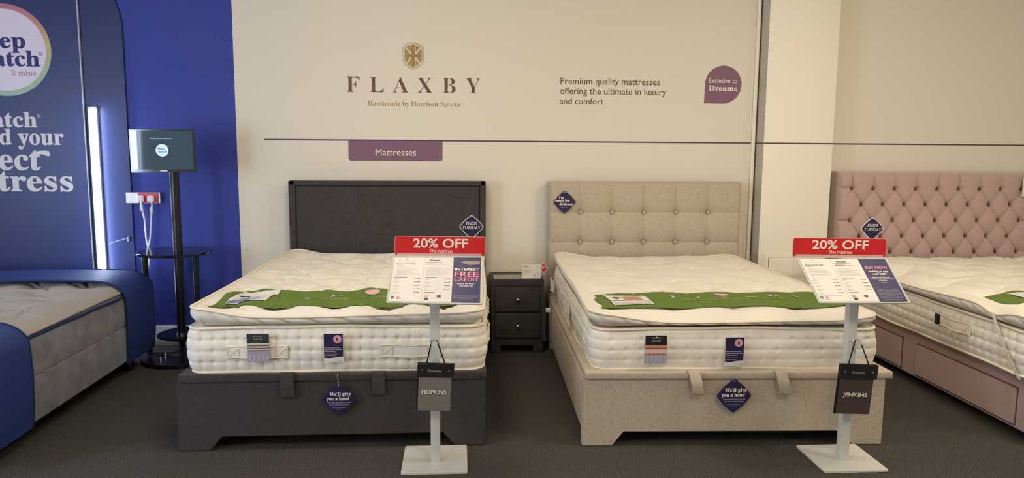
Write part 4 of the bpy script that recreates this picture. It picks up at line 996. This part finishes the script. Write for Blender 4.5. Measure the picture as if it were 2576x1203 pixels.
for (T, F, q, x, y, who, ttl, bt, pr, pr2, cols) in (
    (T1, F1, q1, -.1, 3.33, 'left', 'Masters Guild 14,950', 'Hopkins', ['£1,999', '£2,499', '£2,999', '£3,499', '£3,999'], ['Now £539', 'Now £709', 'Now £809', 'Now £909'], ((.10, .115, PINKPALE), (.52, .115, DKINK), (.10, .055, PURPLE2))),
    (T2, F2, q2, 1.79, 3.28, 'right', 'Masters Guild 9,450', 'Jenkins', ['£1,599', '£1,999', '£1,999', '£2,399', '£2,799'], ['£999', '£999', '£1,099', '£1,199'], ((.12, .115, BEIGE), (.55, .115, BROWN), (.15, .055, BLACK)))):
    near = 'charcoal' if who == 'left' else 'beige'
    s = sheet(T, F, q, .018, .352, 'white mattress price sheet in the holder of the stand by the %s bed' % near, 'price sheet', PAPER, (x-.13, y, .89))
    sheet_print(s, T, F, .018, .352, 'FLAXBY', ttl, 0, pr)
    s = sheet(T, F, q, .354, .676, 'white bed frame price sheet in the middle of the %s bed stand' % near, 'price sheet', PAPER2, (x, y, .89))
    sheet_print(s, T, F, .354, .676, 'Dreams', bt, 0, pr2)
    S3 = tmap(T, F, .0032)
    for u, v, m in cols:
        bm = bmesh.new(); bm.faces.new([bm.verts.new(S3(.354+.322*a, b)) for a, b in ((u, v), (u+.13, v), (u+.13, v+.048), (u, v+.048))]); bm_obj('colour_patch', bm, m, s, 30)
    lab = 'purple poster reading INTEREST FREE CREDIT in the stand holder' if who == 'left' else 'purple poster reading BUY NOW in the stand holder'
    s = sheet(T, F, q, .680, .985, lab, 'poster', PURPLE2, (x+.13, y, .89)); S3 = tmap(T, F, .0034)
    def tx(st, v, h, wd, m, style='sansb', uc=.832, shear=0): DUM.text(st, uc, v, h, m, s, style, wd, 'c', surf=lambda a, b: S3(a, b))
    if who == 'left':
        bm = bmesh.new(); bm.faces.new([bm.verts.new(S3(a, b)) for a, b in ((.755,.87),(.80,.905),(.975,.90),(.975,.83),(.86,.81))]); bm_obj('print_shape', bm, mat('beige_print', (150, 138, 132), .6), s, 30)
        tx('INTEREST', .688, .062, .265, CREAMINK); tx('FREE', .560, .110, .270, PINKINK); tx('CREDIT', .458, .086, .272, PINKINK)
        tx('Spread the love –', .395, .030, .20, CREAMINK, 'sansh'); tx('and the cost', .348, .030, .15, CREAMINK, 'sansh')
        for i in range(4): tx('finance subject to status terms and conditions apply', .155-.022*i, .011, .26 if i < 3 else .14, LTINK, 'sans')
    else:
        tx('BUY NOW', .745, .062, .255, PINKINK); tx('nothing to pay', .672, .042, .215, CREAMINK); tx('until 2027!', .612, .042, .155, CREAMINK)
        tx('Buy now pay later with', .545, .024, .19, CREAMINK); tx('9 months non-payment period', .508, .024, .26, CREAMINK, 'sansb'); tx('19.9% APR', .472, .022, .09, CREAMINK); tx('*T&Cs apply', .43, .016, .06, CREAMINK, 'sans')
        for i, wd in enumerate((.22, .25, .25, .10, .26, .26, .10, .25, .25, .24, .16)): tx('finance subject to status terms and conditions apply' if wd > .15 else 'see in store', .275-.021*i, .010, wd, LTINK, 'sans')
    # red header, clear lip, badge
    tl = T(0, 1); tr = T(1, 1); X0, X1 = (-.297, .119) if who == 'left' else (1.556, 2.010); YY = 3.452 if who == 'left' else 3.402
    zl, zr_ = (.981, .976) if who == 'left' else (.977, .972)
    HFc = Face((X0, YY, zl), (X1-X0, 0, zr_-zl), (0, .04, 1)); hw = X1-X0
    s = thing('sale_sign', ((X0+X1)/2, YY, .98), 'red 20%% OFF sign on top of the stand by the %s bed' % near, 'sign', 'red discount signs on the stands')
    HFc.rect('sign_board', 0, 0, hw, .090, PINKPALE, s, -.0002, .003, .011); HFc.rect('sign_face', .002, .002, hw-.002, .088, RED, s, .0004, 0, .010)
    HFc.text('20% OFF', hw*.505, .0385, .0425, CREAMINK, s, 'sansh', hw*.605, 'c', .001); HFc.text('This mattress', hw*.51, .016, .0155, CREAMINK, s, 'sansm', hw*.255, 'c', .001)
    HFc.rect('clear_lip', .012, -.003, hw-.018, .012, ACRYL, s, .008, .004)
    bxm = X0+hw*.845; ww = .056
    HB = Face((bxm, YY+.008, zl+.132), (1, 0, -.01), (0, .04, 1))
    s = thing('badge_sign', (bxm, YY+.008, 1.06), 'purple ENDS TUESDAY diamond behind the red sign by the %s bed' % near, 'sign', 'diamond badges above the red signs')
    HB.poly('board', rounded([(0,-.058),(.031,-.031),(.058,0),(.031,.030),(0,.054),(-.031,.030),(-.058,0),(-.031,-.031)], [.010,.05]*4), PAPER, s, 0, .002); HB.poly('board_face', rounded([(0,-.0535),(.0285,-.0285),(.0535,0),(.0285,.0275),(0,.0495),(-.0285,.0275),(-.0535,0),(-.0285,-.0285)], [.009,.045]*4), PURPLE, s, .0004)
    HB.text('ENDS', 0, .008, .014, CREAMINK, s, 'sansm', .050, 'c', .001, shear=0 if who == 'left' else .2); HB.text('TUESDAY', 0, -.0115, .014, CREAMINK, s, 'sansm', .084, 'c', .001, shear=0 if who == 'left' else .2)

def swatch(corners, peg, label, word, m, yaw):
    tl, tr, bl, br, barz = [Vector(c) for c in corners[:4]]+[corners[4]]
    t = thing('fabric_swatch', tuple((tl+tr)/2), label, 'swatch'); R = tr-tl; F = Face(bl, R, tl-bl); w_, h_ = R.length, (tl-bl).length; bh = barz
    F.rect('backing', 0.0, -.003, w_-.012, h_-.004, BLACK, t, -.006, .008, .002)
    F.rect('sample', .007, 0, w_-.012, h_-bh+.006, m, t, -.001, .004)
    F.rect('top_bar', 0, h_-bh, w_, h_, BLACK, t, .005, .018, .002)
    for u in (.022, w_-.024):
        lathe('rivet', F.P(u, h_-bh*.52, .005), [(.0048, 0), (.004, .0015), (.002, .002)], CHROME, t, 16, 'y')
    F.text('Dreams', w_*.47, h_-bh*.62, .0125, GREYINK, t, 'serif', w_*.36, 'c', .006)
    F.text(word, w_*.47, (h_-bh)*.50, .0185, CREAMINK, t, 'sansb', w_*.66, 'c', .0045)
    p = Vector(peg)
    for u in (.040, w_-.042): tube('cord', [F.P(u, h_-.004, -.004), p+Vector((-.012 if u < w_/2 else .012, 0, .010)), p+Vector((0, 0, .015))], .0030, CORD, t, 8)
    return t
swatch([(-.196, 3.322, .511), (-.030, 3.322, .504), (-.199, 3.322, .290), (-.045, 3.322, .28), .062], (-.114, 3.338, .597), 'black swatch book with grey sample reading HOPKINS hanging on the stand', 'HOPKINS', SWGREY, 0)
swatch([(1.722, 3.238, .506), (1.906, 3.250, .494), (1.722, 3.238, .272), (1.90, 3.25, .266), .068], (1.822, 3.262, .597), 'black swatch book with brown sample reading JENKINS hanging on the stand', 'JENKINS', SWBROWN, .1)
